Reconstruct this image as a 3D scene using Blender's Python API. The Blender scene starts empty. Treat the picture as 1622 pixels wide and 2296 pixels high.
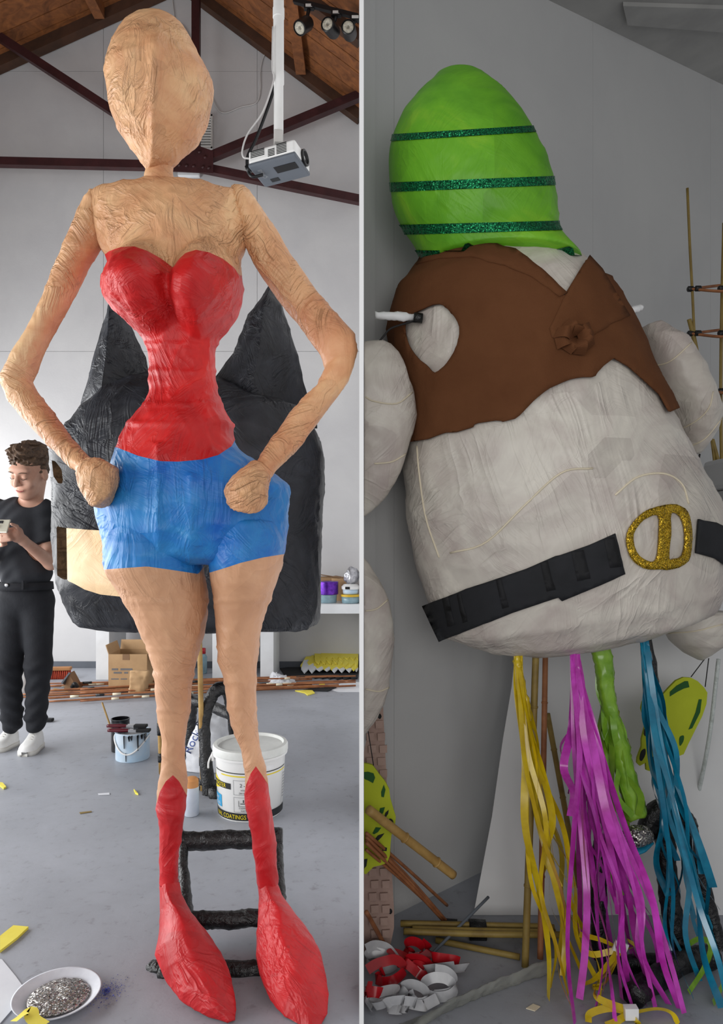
import bpy, math, random
import numpy as np
from mathutils import Vector, Matrix
from mathutils.bvhtree import BVHTree

SC = bpy.context.scene
COL = SC.collection
PI = math.pi

# ------------------------------------------------------------------ camera, light, exposure
F = 1600.0            # focal length in photo pixels (1622 x 2296)
CX, HY, CAMZ = 811.0, 1196.0, 1.25
cam_data = bpy.data.cameras.new('camera')
cam = bpy.data.objects.new('camera', cam_data)
COL.objects.link(cam)
cam.location = (0, 0, CAMZ)
cam.rotation_euler = (PI / 2, 0, 0)
cam_data.sensor_fit = 'VERTICAL'
cam_data.sensor_height = 36.0
cam_data.lens = 36.0 * F / 2296.0
cam_data.shift_y = (HY - 1148.0) / 2296.0
cam_data.clip_start = 0.05
SC.camera = cam

w = bpy.data.worlds.new('world'); SC.world = w
w.use_nodes = True
bg = w.node_tree.nodes['Background']
bg.inputs[0].default_value = (0.97, 0.98, 1.0, 1)
bg.inputs[1].default_value = 0.36

def area(name, loc, target, sx, sy, power, col):
    d = bpy.data.lights.new(name, 'AREA'); d.shape = 'RECTANGLE'
    d.size = sx; d.size_y = sy; d.energy = power; d.color = col
    o = bpy.data.objects.new(name, d); COL.objects.link(o)
    o.location = loc
    o.rotation_euler = (Vector(target) - Vector(loc)).to_track_quat('-Z', 'Y').to_euler()
    return o

# daylight: the long window in the left wall, and the windows on the side the pictures were taken from
area('window_left_offscreen', (-4.18, 2.95, 1.40), (0, 2.95, 1.40), 6.7, 1.85, 275, (0.98, 0.99, 1.0))
area('window_rear_offscreen', (-0.5, -2.6, 1.70), (-0.5, 0, 1.70), 5.0, 1.8, 84, (1.0, 0.99, 0.97))

vs = SC.view_settings
vs.view_transform = 'Standard'; vs.look = 'None'; vs.exposure = 0.0; vs.gamma = 1.0
vs.use_curve_mapping = False

# ------------------------------------------------------------------ helpers
random.seed(7); RNG = np.random.default_rng(7)
BASE = {}

def P(px, py, D):
    return np.array([(px - CX) / F * D, D, CAMZ - (py - HY) / F * D])

def PF(px, py, z=0.0):                       # a pixel on the floor (or at height z)
    D = (CAMZ - z) * F / (py - HY)
    return P(px, py, D)

def proj(v):
    v = np.asarray(v, float)
    return np.stack([CX + v[..., 0] / v[..., 1] * F, HY + (CAMZ - v[..., 2]) / v[..., 1] * F], -1)

def lin(c):
    c = [x / 255.0 for x in c]
    return tuple((x / 12.92 if x <= 0.04045 else ((x + 0.055) / 1.055) ** 2.4) for x in c) + (1.0,)

def thing(name, label, cat, base=(0, 0, 0), group=None):
    o = bpy.data.objects.new(name, None); COL.objects.link(o)
    o.empty_display_size = 0.05
    o.location = tuple(float(x) for x in base)
    BASE[o.name] = np.array(base, float)
    tag(o, label, cat, group)
    return o

def tag(o, label=None, cat=None, group=None, kind=None):
    if label: o['label'] = label
    if cat: o['category'] = cat
    if group: o['group'] = group
    if kind: o['kind'] = kind
    return o

def mesh(name, vf, mat, parent=None, smooth=True, base=None, label=None, sharp=None):
    v, f = vf
    v = np.asarray(v, float)
    me = bpy.data.meshes.new(name)
    if parent is not None:
        b = BASE[parent.name]
    elif base is not None:
        b = np.array(base, float)
    else:
        b = np.zeros(3)
    me.from_pydata([tuple(x) for x in (v - b)], [], [tuple(int(i) for i in q) for q in f])
    me.update()
    if smooth:
        me.polygons.foreach_set('use_smooth', [True] * len(me.polygons))
        if sharp is not None:
            me.set_sharp_from_angle(angle=math.radians(sharp))
    mats = mat if isinstance(mat, (list, tuple)) else [mat]
    for m in mats: me.materials.append(m)
    o = bpy.data.objects.new(name, me); COL.objects.link(o)
    if parent is not None:
        o.parent = parent
    else:
        o.location = tuple(b)
    BASE[o.name] = b
    if label: o['label'] = label
    return o

def struct(name, vf, mat, smooth=False, label=None):
    o = mesh(name, vf, mat, smooth=smooth)
    o['kind'] = 'structure'
    if label: o['label'] = label
    return o

def join(*vfs):
    V, Fs, n = [], [], 0
    for v, f in vfs:
        v = np.asarray(v, float)
        V.append(v); Fs += [tuple(i + n for i in q) for q in f]; n += len(v)
    return np.concatenate(V), Fs

def unit(a):
    a = np.asarray(a, float); n = np.linalg.norm(a)
    return a / n if n > 1e-12 else a

# ---- shapes
def box(c, s, R=None, bev=0.0):
    c = np.array(c, float); h = np.array(s, float) / 2
    if bev <= 0:
        v = np.array([[x, y, z] for x in (-1, 1) for y in (-1, 1) for z in (-1, 1)]) * h
        f = [(0, 1, 3, 2), (4, 6, 7, 5), (0, 4, 5, 1), (2, 3, 7, 6), (0, 2, 6, 4), (1, 5, 7, 3)]
    else:
        import bmesh
        bm = bmesh.new(); bmesh.ops.create_cube(bm, size=1.0)
        for q in bm.verts: q.co = Vector((q.co.x * s[0], q.co.y * s[1], q.co.z * s[2]))
        bmesh.ops.bevel(bm, geom=list(bm.edges), offset=bev, segments=2, affect='EDGES', profile=0.5)
        bm.verts.index_update()
        v = np.array([q.co[:] for q in bm.verts]); f = [tuple(q.index for q in p.verts) for p in bm.faces]
        bm.free()
    if R is not None: v = v @ np.array(R).T
    return v + c, f

def rot(axis, deg):
    return np.array(Matrix.Rotation(math.radians(deg), 3, axis))

def frame(z, up=(0, 0, 1)):
    z = unit(z); x = np.cross(up, z)
    if np.linalg.norm(x) < 1e-4: x = np.cross((0, 1, 0), z)
    x = unit(x); y = np.cross(z, x)
    return np.stack([x, y, z], 1)

def bar(p0, p1, w, h, up=(0, 1, 0), bev=0.0):
    p0 = np.array(p0, float); p1 = np.array(p1, float)
    return box((p0 + p1) / 2, (w, h, np.linalg.norm(p1 - p0)), frame(p1 - p0, up), bev)

def resample(pts, n):
    pts = np.asarray(pts, float)
    if len(pts) < 3:
        t = np.linspace(0, 1, n)[:, None]; return pts[0] * (1 - t) + pts[-1] * t
    q = np.vstack([2 * pts[0] - pts[1], pts, 2 * pts[-1] - pts[-2]])
    out = []
    for u in np.linspace(0, len(pts) - 1 - 1e-9, n):
        i = int(u); t = u - i
        a, b, c, d = q[i], q[i + 1], q[i + 2], q[i + 3]
        out.append(0.5 * ((2 * b) + (c - a) * t + (2 * a - 5 * b + 4 * c - d) * t * t + (3 * b - a - 3 * c + d) * t ** 3))
    return np.array(out)

def grid_faces(rows, n, closed=True):
    f = []
    for i in range(rows - 1):
        for j in range(n if closed else n - 1):
            k = (j + 1) % n
            f.append((i * n + j, i * n + k, (i + 1) * n + k, (i + 1) * n + j))
    return f

def cap_faces(v, f, rows, n):
    v = np.asarray(v)
    a = len(v); v = np.vstack([v, v[:n].mean(0), v[(rows - 1) * n:rows * n].mean(0)])
    for j in range(n):
        k = (j + 1) % n
        f.append((a, k, j)); f.append((a + 1, (rows - 1) * n + j, (rows - 1) * n + k))
    return v, f

def tube(pts, r, n=10, rows=None, spline=True, cap=True, flat=1.0):
    pts = np.asarray(pts, float)
    if spline and len(pts) > 2: path = resample(pts, rows or len(pts) * 6)
    else: path = pts if rows is None else resample(pts, rows)
    m = len(path)
    r = np.asarray(r, float) if np.ndim(r) else np.full(m, r)
    if len(r) != m: r = np.interp(np.linspace(0, 1, m), np.linspace(0, 1, len(r)), r)
    T = np.gradient(path, axis=0)
    up = np.array([0, 0, 1.0]) if abs(unit(T[0])[2]) < 0.9 else np.array([1.0, 0, 0])
    x = unit(np.cross(up, T[0])); V = []
    a = np.linspace(0, 2 * PI, n, endpoint=False)
    for i in range(m):
        t = unit(T[i]); x = unit(x - t * np.dot(x, t)); y = np.cross(t, x)
        V.append(path[i] + r[i] * (np.outer(np.cos(a), x) + flat * np.outer(np.sin(a), y)))
    v = np.vstack(V); f = grid_faces(m, n)
    if cap: v, f = cap_faces(v, f, m, n)
    return v, f

def lathe(c, prof, n=40, R=None):
    a = np.linspace(0, 2 * PI, n, endpoint=False)
    V = [np.stack([r * np.cos(a), r * np.sin(a), np.full(n, z)], 1) for r, z in prof]
    v = np.vstack(V); f = grid_faces(len(prof), n)
    v, f = cap_faces(v, f, len(prof), n)
    if R is not None: v = v @ np.array(R).T
    return v + np.array(c, float), f

# ---- vector noise
def _hash(i, j, k, s):
    h = (i * 374761393 + j * 668265263 + k * 2147483647 + s * 144269) & 0xffffffff
    h = ((h ^ (h >> 13)) * 1274126177) & 0xffffffff
    return ((h ^ (h >> 16)) & 0xffff) / 65535.0

def vnoise(p, s=0):
    p = np.asarray(p, float) + 100.0
    i = np.floor(p).astype(np.int64); f = p - i; u = f * f * (3 - 2 * f)
    r = 0
    for dx in (0, 1):
        for dy in (0, 1):
            for dz in (0, 1):
                wt = (u[:, 0] if dx else 1 - u[:, 0]) * (u[:, 1] if dy else 1 - u[:, 1]) * (u[:, 2] if dz else 1 - u[:, 2])
                r = r + wt * _hash(i[:, 0] + dx, i[:, 1] + dy, i[:, 2] + dz, s)
    return r

def ridge(p, s=0):
    return 1 - np.abs(2 * vnoise(p, s) - 1)

def vnormals(v, f):
    v = np.asarray(v); N = np.zeros_like(v)
    q = np.array([t if len(t) == 4 else (t[0], t[1], t[2], t[2]) for t in f])
    n = np.cross(v[q[:, 2]] - v[q[:, 0]], v[q[:, 3]] - v[q[:, 1]])
    for k in range(4): np.add.at(N, q[:, k], n)
    return N / np.maximum(np.linalg.norm(N, axis=1), 1e-12)[:, None]

def crumple(vf, amp=0.004, scale=14.0, seed=0, stretch=(1, 1, 1)):
    v, f = vf
    n = vnormals(v, f); q = v * np.array(stretch)
    warp = np.stack([vnoise(q * scale * .5, seed + 11), vnoise(q * scale * .5, seed + 12), vnoise(q * scale * .5, seed + 13)], 1)
    d = ridge(q * scale + warp * 2.0, seed) ** 3 * .6 + ridge(q * scale * 2.3 + warp * 3, seed + 1) ** 3 * .35 + (vnoise(q * scale * .45, seed + 2) - .5) * 1.2
    return v + n * (d[:, None] - .3) * amp, f

def fit(K, p):
    """trim each ring so that its outline, nearer front included, spans the given pixel pair"""
    a = np.linspace(0, 2 * PI, 96, endpoint=False)
    ca = np.sign(np.cos(a)) * np.abs(np.cos(a)) ** (2 / p); sa = np.sign(np.sin(a)) * np.abs(np.sin(a)) ** (2 / p)
    C = np.array([(P(k[0], k[1], k[4]) + P(k[2], k[3], k[4])) / 2 for k in K])
    T = np.gradient(C, axis=0); out = K.copy()
    for i, k in enumerate(K):
        l0, r0 = k[0:2].copy(), k[2:4].copy(); u = r0 - l0; n = np.linalg.norm(u)
        if n < 12: continue
        u = u / n; l, r = l0.copy(), r0.copy()
        for _ in range(5):
            L, R = P(l[0], l[1], k[4]), P(r[0], r[1], k[4]); H = (R - L) / 2
            N = unit(np.cross(H, T[i])); N = -N if N[1] > 0 else N
            q = proj((L + R) / 2 + np.outer(ca, H) + np.outer(sa, N) * k[5]); s = (q - l0) @ u
            l = l - u * s.min(); r = r - u * (s.max() - n)
            if (r - l) @ u < n * .35: break
        else:
            out[i, 0:2] = l; out[i, 2:4] = r
    return out

# ---- loft along left/right pixel pairs: (Lx, Ly, Rx, Ry, D, half_depth)
def loft(keys, n=72, step=0.010, p=2.0, cap=True, smooth=False, rows=None):
    K = fit(np.array(keys, float), p)
    L = np.array([P(k[0], k[1], k[4]) for k in K]); R = np.array([P(k[2], k[3], k[4]) for k in K])
    C = (L + R) / 2
    seg = np.linalg.norm(np.diff(C, axis=0), axis=1); s = np.concatenate([[0], np.cumsum(seg)])
    m = rows or max(4, int(s[-1] / step))
    if smooth:
        u = np.arange(len(K)); Lf = resample(L, len(K) * 12); Rf = resample(R, len(K) * 12); hf = np.interp(np.linspace(0, len(K) - 1, len(K) * 12), u, K[:, 5])
        Cf = (Lf + Rf) / 2; sf = np.concatenate([[0], np.cumsum(np.linalg.norm(np.diff(Cf, axis=0), axis=1))])
    else:
        Lf, Rf, hf, sf = L, R, K[:, 5], s
    t = np.linspace(0, sf[-1], m)
    if not smooth:
        gap = sf[-1] / m * .45
        t = np.sort(np.concatenate([[x for x in t if np.min(np.abs(sf - x)) > gap], sf]))
        t = t[np.concatenate([[True], np.diff(t) > 1e-6])]
    ip = lambda A: np.stack([np.interp(t, sf, A[:, k]) for k in range(3)], 1)
    L2, R2 = ip(Lf), ip(Rf); hd = np.interp(t, sf, hf)
    C2 = (L2 + R2) / 2; H = (R2 - L2) / 2
    T = np.gradient(C2, axis=0); T = T / np.maximum(np.linalg.norm(T, axis=1), 1e-9)[:, None]
    for _ in range(14): T[1:-1] = (T[:-2] + T[1:-1] * 2 + T[2:]) / 4
    a = np.linspace(0, 2 * PI, n, endpoint=False)
    ca = np.sign(np.cos(a)) * np.abs(np.cos(a)) ** (2 / p); sa = np.sign(np.sin(a)) * np.abs(np.sin(a)) ** (2 / p)
    V = []
    for i in range(len(t)):
        N = np.cross(H[i], T[i]); N = unit(N)
        if N[1] > 0: N = -N
        V.append(C2[i] + np.outer(ca, H[i]) + np.outer(sa, N) * hd[i])
    v = np.vstack(V); f = grid_faces(len(t), n)
    if cap: v, f = cap_faces(v, f, len(t), n)
    return v, f

def hrows(rows, D, ratio):
    """rows of (y, xL, xR[, D[, half_depth]]) -> loft keys with level rings"""
    out = []
    for r in rows:
        d = r[3] if len(r) > 3 and r[3] else D
        hd = r[4] if len(r) > 4 else ratio * (r[2] - r[1]) / 2 / F * d
        out.append((r[1], r[0], r[2], r[0], d, hd))
    return out

# ---- polygons in pixels
def inpoly(q, poly):
    x, y = q[:, 0], q[:, 1]; r = np.zeros(len(q), bool); n = len(poly)
    for i in range(n):
        x0, y0 = poly[i]; x1, y1 = poly[(i + 1) % n]
        if y0 == y1: continue
        c = ((y0 > y) != (y1 > y)) & (x < (x1 - x0) * (y - y0) / (y1 - y0) + x0)
        r ^= c
    return r

def nearest_on(q, poly):
    best = np.full(len(q), 1e18); out = q.copy(); n = len(poly)
    for i in range(n):
        a = np.array(poly[i], float); b = np.array(poly[(i + 1) % n], float); d = b - a
        t = np.clip(((q - a) @ d) / max(d @ d, 1e-9), 0, 1); c = a + t[:, None] * d
        e = ((q - c) ** 2).sum(1); m = e < best
        best[m] = e[m]; out[m] = c[m]
    return out, np.sqrt(best)

def carve(vf, poly, inside=True, front=None, maxsnap=14):
    """keep the faces whose outline falls in a pixel polygon, the cut edge snapped onto that outline"""
    v, f = vf
    cen = np.array([v[list(q)].mean(0) for q in f])
    k = inpoly(proj(cen), poly)
    if front is not None:
        k &= np.array([front(c) for c in cen])
    keep = k if inside else ~k
    cnt = {}
    for q, kk in zip(f, k):
        for a, b in zip(q, q[1:] + q[:1]):
            e = (min(a, b), max(a, b)); cnt.setdefault(e, set()).add(bool(kk))
    bv = sorted({i for e, s in cnt.items() if len(s) == 2 for i in e})
    v = v.copy()
    if bv:
        q = proj(v[bv]); c, d = nearest_on(q, poly)
        m = d < maxsnap
        for i, cc, ok in zip(bv, c, m):
            if ok: v[i] = P(cc[0], cc[1], v[i][1])
    fk = [q for q, kk in zip(f, keep) if kk]
    used = sorted({i for q in fk for i in q}); idx = {o: n for n, o in enumerate(used)}
    return v[used], [tuple(idx[i] for i in q) for q in fk]

def cutx(vf, x0, keep_greater=True):
    v, f = vf; v = v.copy()
    if keep_greater: v[:, 0] = np.maximum(v[:, 0], x0)
    else: v[:, 0] = np.minimum(v[:, 0], x0)
    return v, f

def bvh_of(*vfs):
    v, f = join(*vfs)
    return BVHTree.FromPolygons([Vector(x) for x in v], [tuple(q) for q in f])

def smooth_poly(poly, n=4):
    q = np.array(poly + poly[:3], float); out = []
    for i in range(len(poly)):
        a, b, c, d = q[i % len(q)], q[i + 1], q[(i + 2) % len(q)], q[(i + 3) % len(q)] if i + 3 < len(q) else q[i + 3 - len(poly)]
        for k in range(n):
            t = k / n
            out.append(tuple(0.5 * ((2 * b) + (c - a) * t + (2 * a - 5 * b + 4 * c - d) * t * t + (3 * b - a - 3 * c + d) * t ** 3)))
    return out

def drape(poly, bvh, off=0.004, thick=0.003, step=8.0, D0=2.2, holes=()):
    """a sheet cut to a pixel outline and laid on the surface behind it, with thickness"""
    from mathutils.geometry import delaunay_2d_cdt
    poly = [tuple(map(float, q)) for q in poly]
    loops = [poly] + [[tuple(map(float, q)) for q in h] for h in holes]
    pts, edges = [], []
    for lp in loops:
        dense = []
        for a, b in zip(lp, lp[1:] + lp[:1]):
            n = max(1, int(math.dist(a, b) / step))
            dense += [(a[0] + (b[0] - a[0]) * k / n, a[1] + (b[1] - a[1]) * k / n) for k in range(n)]
        o = len(pts); pts += dense
        edges += [(o + i, o + (i + 1) % len(dense)) for i in range(len(dense))]
    A = np.array(poly); x0, y0 = A.min(0); x1, y1 = A.max(0)
    gx, gy = np.meshgrid(np.arange(x0, x1, step), np.arange(y0, y1, step)); g = np.stack([gx.ravel(), gy.ravel()], 1)
    m = inpoly(g, poly)
    for h in holes: m &= ~inpoly(g, h)
    for lp in loops:
        m &= nearest_on(g, lp)[1] > step * .6
    pts += [tuple(q) for q in g[m]]
    r = delaunay_2d_cdt([Vector(q) for q in pts], edges, [], 0, 1e-4)
    v2 = np.array([q[:] for q in r[0]]); tris = [tuple(t) for t in r[2]]
    c = np.array([v2[list(t)].mean(0) for t in tris]); k = inpoly(c, poly)
    for h in holes: k &= ~inpoly(c, h)
    tris = [t for t, kk in zip(tris, k) if kk]
    o = Vector((0, 0, CAMZ)); V, Nn, last = [], [], None
    miss = []
    for i, q in enumerate(v2):
        d = Vector(P(q[0], q[1], 1.0)) - o; d.normalize()
        h = bvh.ray_cast(o, d)
        if h[0] is None: miss.append(i); V.append(None); Nn.append(None)
        else:
            n = h[1] if h[1].dot(d) < 0 else -h[1]
            V.append(np.array(h[0])); Nn.append(np.array(n))
    good = [i for i in range(len(V)) if V[i] is not None]
    for i in miss:
        if good:
            j = min(good, key=lambda g_: (v2[g_][0] - v2[i][0]) ** 2 + (v2[g_][1] - v2[i][1]) ** 2)
            V[i] = P(v2[i][0], v2[i][1], V[j][1]); Nn[i] = Nn[j]
        else:
            V[i] = P(v2[i][0], v2[i][1], D0); Nn[i] = np.array([0, -1., 0])
    V = np.array(V); Nn = np.array(Nn)
    return sheet(V + Nn * off, Nn, tris, thick)

def sheet(V, N, tris, thick):
    n = len(V); cnt = {}
    for t in tris:
        for a, b in zip(t, t[1:] + t[:1]):
            cnt[(a, b)] = 1
    f = list(tris)
    # face the camera
    v = np.vstack([V, V - N * thick]); f += [tuple(i + n for i in reversed(t)) for t in tris]
    for (a, b) in cnt:
        if (b, a) not in cnt: f.append((b, a, a + n, b + n))
    return v, f

def plate(poly, D, thick, D2=None):
    """flat board cut to a pixel outline; D may vary linearly from the top row (D) to the bottom row (D2)"""
    A = np.array(poly, float); y0, y1 = A[:, 1].min(), A[:, 1].max()
    if D2 is None: D2 = D
    z0 = CAMZ - (y0 - HY) / F * D; z1 = CAMZ - (y1 - HY) / F * D2
    # plane through (z0, D) and (z1, D2): Y = a + b z
    b = (D - D2) / (z0 - z1) if abs(z0 - z1) > 1e-9 else 0; a = D - b * z0
    V = []
    for x, y in A:
        k = (y - HY) / F
        Y = (a + b * CAMZ) / (1 + b * k)
        V.append(P(x, y, Y))
    V = np.array(V); N = unit(np.array([0, -1, b]))
    n = len(V); v = np.vstack([V, V - N * thick])
    f = [tuple(range(n)), tuple(range(2 * n - 1, n - 1, -1))] + [(i, i + n, (i + 1) % n + n, (i + 1) % n) for i in range(n)]
    return v, f

def floor_sheet(poly, z=0.002, thick=0.002, lift=None):
    V = np.array([PF(x, y, z) for x, y in poly])
    if lift: V[:, 2] += np.array(lift)
    n = len(V); v = np.vstack([V + [0, 0, thick], V])
    f = [tuple(range(n)), tuple(range(2 * n - 1, n - 1, -1))] + [(i, i + n, (i + 1) % n + n, (i + 1) % n) for i in range(n)]
    return v, f

def ribbon(pts, width, rows=26, tw0=0.0, tw1=0.0, side=None):
    path = resample(pts, rows); T = np.gradient(path, axis=0); V = []
    for i, (p_, t) in enumerate(zip(path, T)):
        t = unit(t)
        s = np.cross(t, (0, 1, 0)) if side is None else np.array(side, float)
        s = unit(s - t * np.dot(s, t)); b = np.cross(t, s)
        u = i / (rows - 1); a = tw0 + (tw1 - tw0) * u
        d = s * math.cos(a) + b * math.sin(a)
        V += [p_ - d * width / 2, p_ + d * width / 2]
    return np.array(V), [(2 * i, 2 * i + 1, 2 * i + 3, 2 * i + 2) for i in range(rows - 1)]

def text(s, size):
    c = bpy.data.curves.new('t', 'FONT'); c.body = s; c.size = size
    o = bpy.data.objects.new('t', c); COL.objects.link(o)
    dg = bpy.context.evaluated_depsgraph_get(); me = bpy.data.meshes.new_from_object(o.evaluated_get(dg))
    v = np.array([q.co[:] for q in me.vertices]); f = [tuple(p.vertices) for p in me.polygons]
    bpy.data.objects.remove(o); bpy.data.curves.remove(c); bpy.data.meshes.remove(me)
    return v, f

# ---- signed distance bodies -> one continuous skin (surface nets)
def s_cap(p, a, b, ra, rb):
    a = np.asarray(a, np.float32); b = np.asarray(b, np.float32); d = b - a
    t = np.clip(((p - a) @ d) / (d @ d), 0, 1)
    return np.linalg.norm(p - a - t[..., None] * d, axis=-1) - (ra + (rb - ra) * t)

def s_ell(p, c, r, R=None):
    q = p - np.asarray(c, np.float32)
    if R is not None: q = q @ np.asarray(R, np.float32)
    r = np.asarray(r, np.float32); k0 = np.linalg.norm(q / r, axis=-1); k1 = np.linalg.norm(q / (r * r), axis=-1)
    return k0 * (k0 - 1) / np.maximum(k1, 1e-6)

def smin(a, b, k):
    h = np.clip(0.5 + 0.5 * (b - a) / k, 0, 1)
    return b + (a - b) * h - k * h * (1 - h)

def smax(a, b, k): return -smin(-a, -b, k)

def nets(fn, lo, hi, h):
    lo = np.array(lo, float); hi = np.array(hi, float)
    n = np.ceil((hi - lo) / h).astype(int) + 1
    ax = [lo[k] + np.arange(n[k]) * h for k in range(3)]
    G = np.stack(np.meshgrid(*ax, indexing='ij'), -1).astype(np.float32)
    S = fn(G)
    ins = S < 0
    c = np.zeros(tuple(n - 1), int)
    offs = [(i, j, k) for i in (0, 1) for j in (0, 1) for k in (0, 1)]
    sl = lambda o: tuple(slice(o[k], n[k] - 1 + o[k]) for k in range(3))
    for o in offs: c += ins[sl(o)]
    act = (c > 0) & (c < 8)
    ids = -np.ones(act.shape, int); idx = np.argwhere(act); ids[act] = np.arange(len(idx))
    acc = np.zeros((len(idx), 3)); cnt = np.zeros(len(idx))
    for ia, a in enumerate(offs):
        for b in offs[ia + 1:]:
            if sum(abs(a[k] - b[k]) for k in range(3)) != 1: continue
            sa = S[idx[:, 0] + a[0], idx[:, 1] + a[1], idx[:, 2] + a[2]]; sb = S[idx[:, 0] + b[0], idx[:, 1] + b[1], idx[:, 2] + b[2]]
            m = (sa < 0) != (sb < 0)
            t = np.where(m, sa / np.where(m, sa - sb, 1), 0)
            acc += np.where(m[:, None], np.array(a) + t[:, None] * (np.array(b) - np.array(a)), 0); cnt += m
    v = lo + (idx + acc / np.maximum(cnt, 1)[:, None]) * h
    f = []
    for d in range(3):
        u, w_ = (d + 1) % 3, (d + 2) % 3
        s0 = [slice(0, n[k] - 1) for k in range(3)]; s1 = list(s0); s1[d] = slice(1, n[d])
        for k in (u, w_): s0[k] = slice(1, n[k] - 1); s1[k] = slice(1, n[k] - 1)
        a, b = ins[tuple(s0)], ins[tuple(s1)]
        for flip, m in ((False, a & ~b), (True, ~a & b)):
            e = np.argwhere(m)
            if len(e) == 0: continue
            e = e.copy(); e[:, u] += 1; e[:, w_] += 1
            q = []
            for du, dw in ((-1, -1), (0, -1), (0, 0), (-1, 0)):
                g = e.copy(); g[:, u] += du; g[:, w_] += dw
                q.append(ids[g[:, 0], g[:, 1], g[:, 2]])
            q = np.stack(q, 1)
            if flip: q = q[:, ::-1]
            f += [tuple(r) for r in q]
    return v, f

# ------------------------------------------------------------------ materials
MAT = {}
def nodes(name):
    m = bpy.data.materials.new(name); m.use_nodes = True; nt = m.node_tree
    b = nt.nodes['Principled BSDF']; tc = nt.nodes.new('ShaderNodeTexCoord')
    return m, nt, b, tc

def tnoise(nt, tc, scale, detail=3, rough=.55, dist=0.0, typ='FBM', stretch=None):
    n = nt.nodes.new('ShaderNodeTexNoise'); n.noise_type = typ
    n.inputs['Scale'].default_value = scale; n.inputs['Detail'].default_value = detail
    n.inputs['Roughness'].default_value = rough; n.inputs['Distortion'].default_value = dist
    src = tc.outputs['Object']
    if stretch:
        mp = nt.nodes.new('ShaderNodeMapping'); mp.inputs['Scale'].default_value = stretch
        nt.links.new(src, mp.inputs[0]); src = mp.outputs[0]
    nt.links.new(src, n.inputs['Vector'])
    return n

def ramp(nt, src, stops):
    r = nt.nodes.new('ShaderNodeValToRGB'); e = r.color_ramp.elements
    while len(e) < len(stops): e.new(0.5)
    for k, (p_, c) in zip(e, stops): k.position = p_; k.color = c
    nt.links.new(src, r.inputs[0]); return r

def M(name, col, rough=0.6, col2=None, vscale=6.0, bump=0.0, bscale=30.0, metal=0.0, spec=0.4, stretch=None, coat=0.0):
    m, nt, b, tc = nodes(name)
    b.inputs['Roughness'].default_value = rough; b.inputs['Metallic'].default_value = metal
    b.inputs['Specular IOR Level'].default_value = spec; b.inputs['Coat Weight'].default_value = coat
    c1 = lin(col); c2 = lin(col2) if col2 else tuple(min(1, x * 0.86) for x in c1[:3]) + (1,)
    n = tnoise(nt, tc, vscale, 4, .6, .3, stretch=stretch)
    r = ramp(nt, n.outputs['Fac'], [(0.35, c2), (0.65, c1)])
    nt.links.new(r.outputs[0], b.inputs['Base Color'])
    if bump:
        n2 = tnoise(nt, tc, bscale, 4, .6, .4, stretch=stretch)
        bp = nt.nodes.new('ShaderNodeBump'); bp.inputs['Strength'].default_value = bump; bp.inputs['Distance'].default_value = 0.01
        nt.links.new(n2.outputs['Fac'], bp.inputs['Height']); nt.links.new(bp.outputs[0], b.inputs['Normal'])
    MAT[name] = m
    return m

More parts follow.
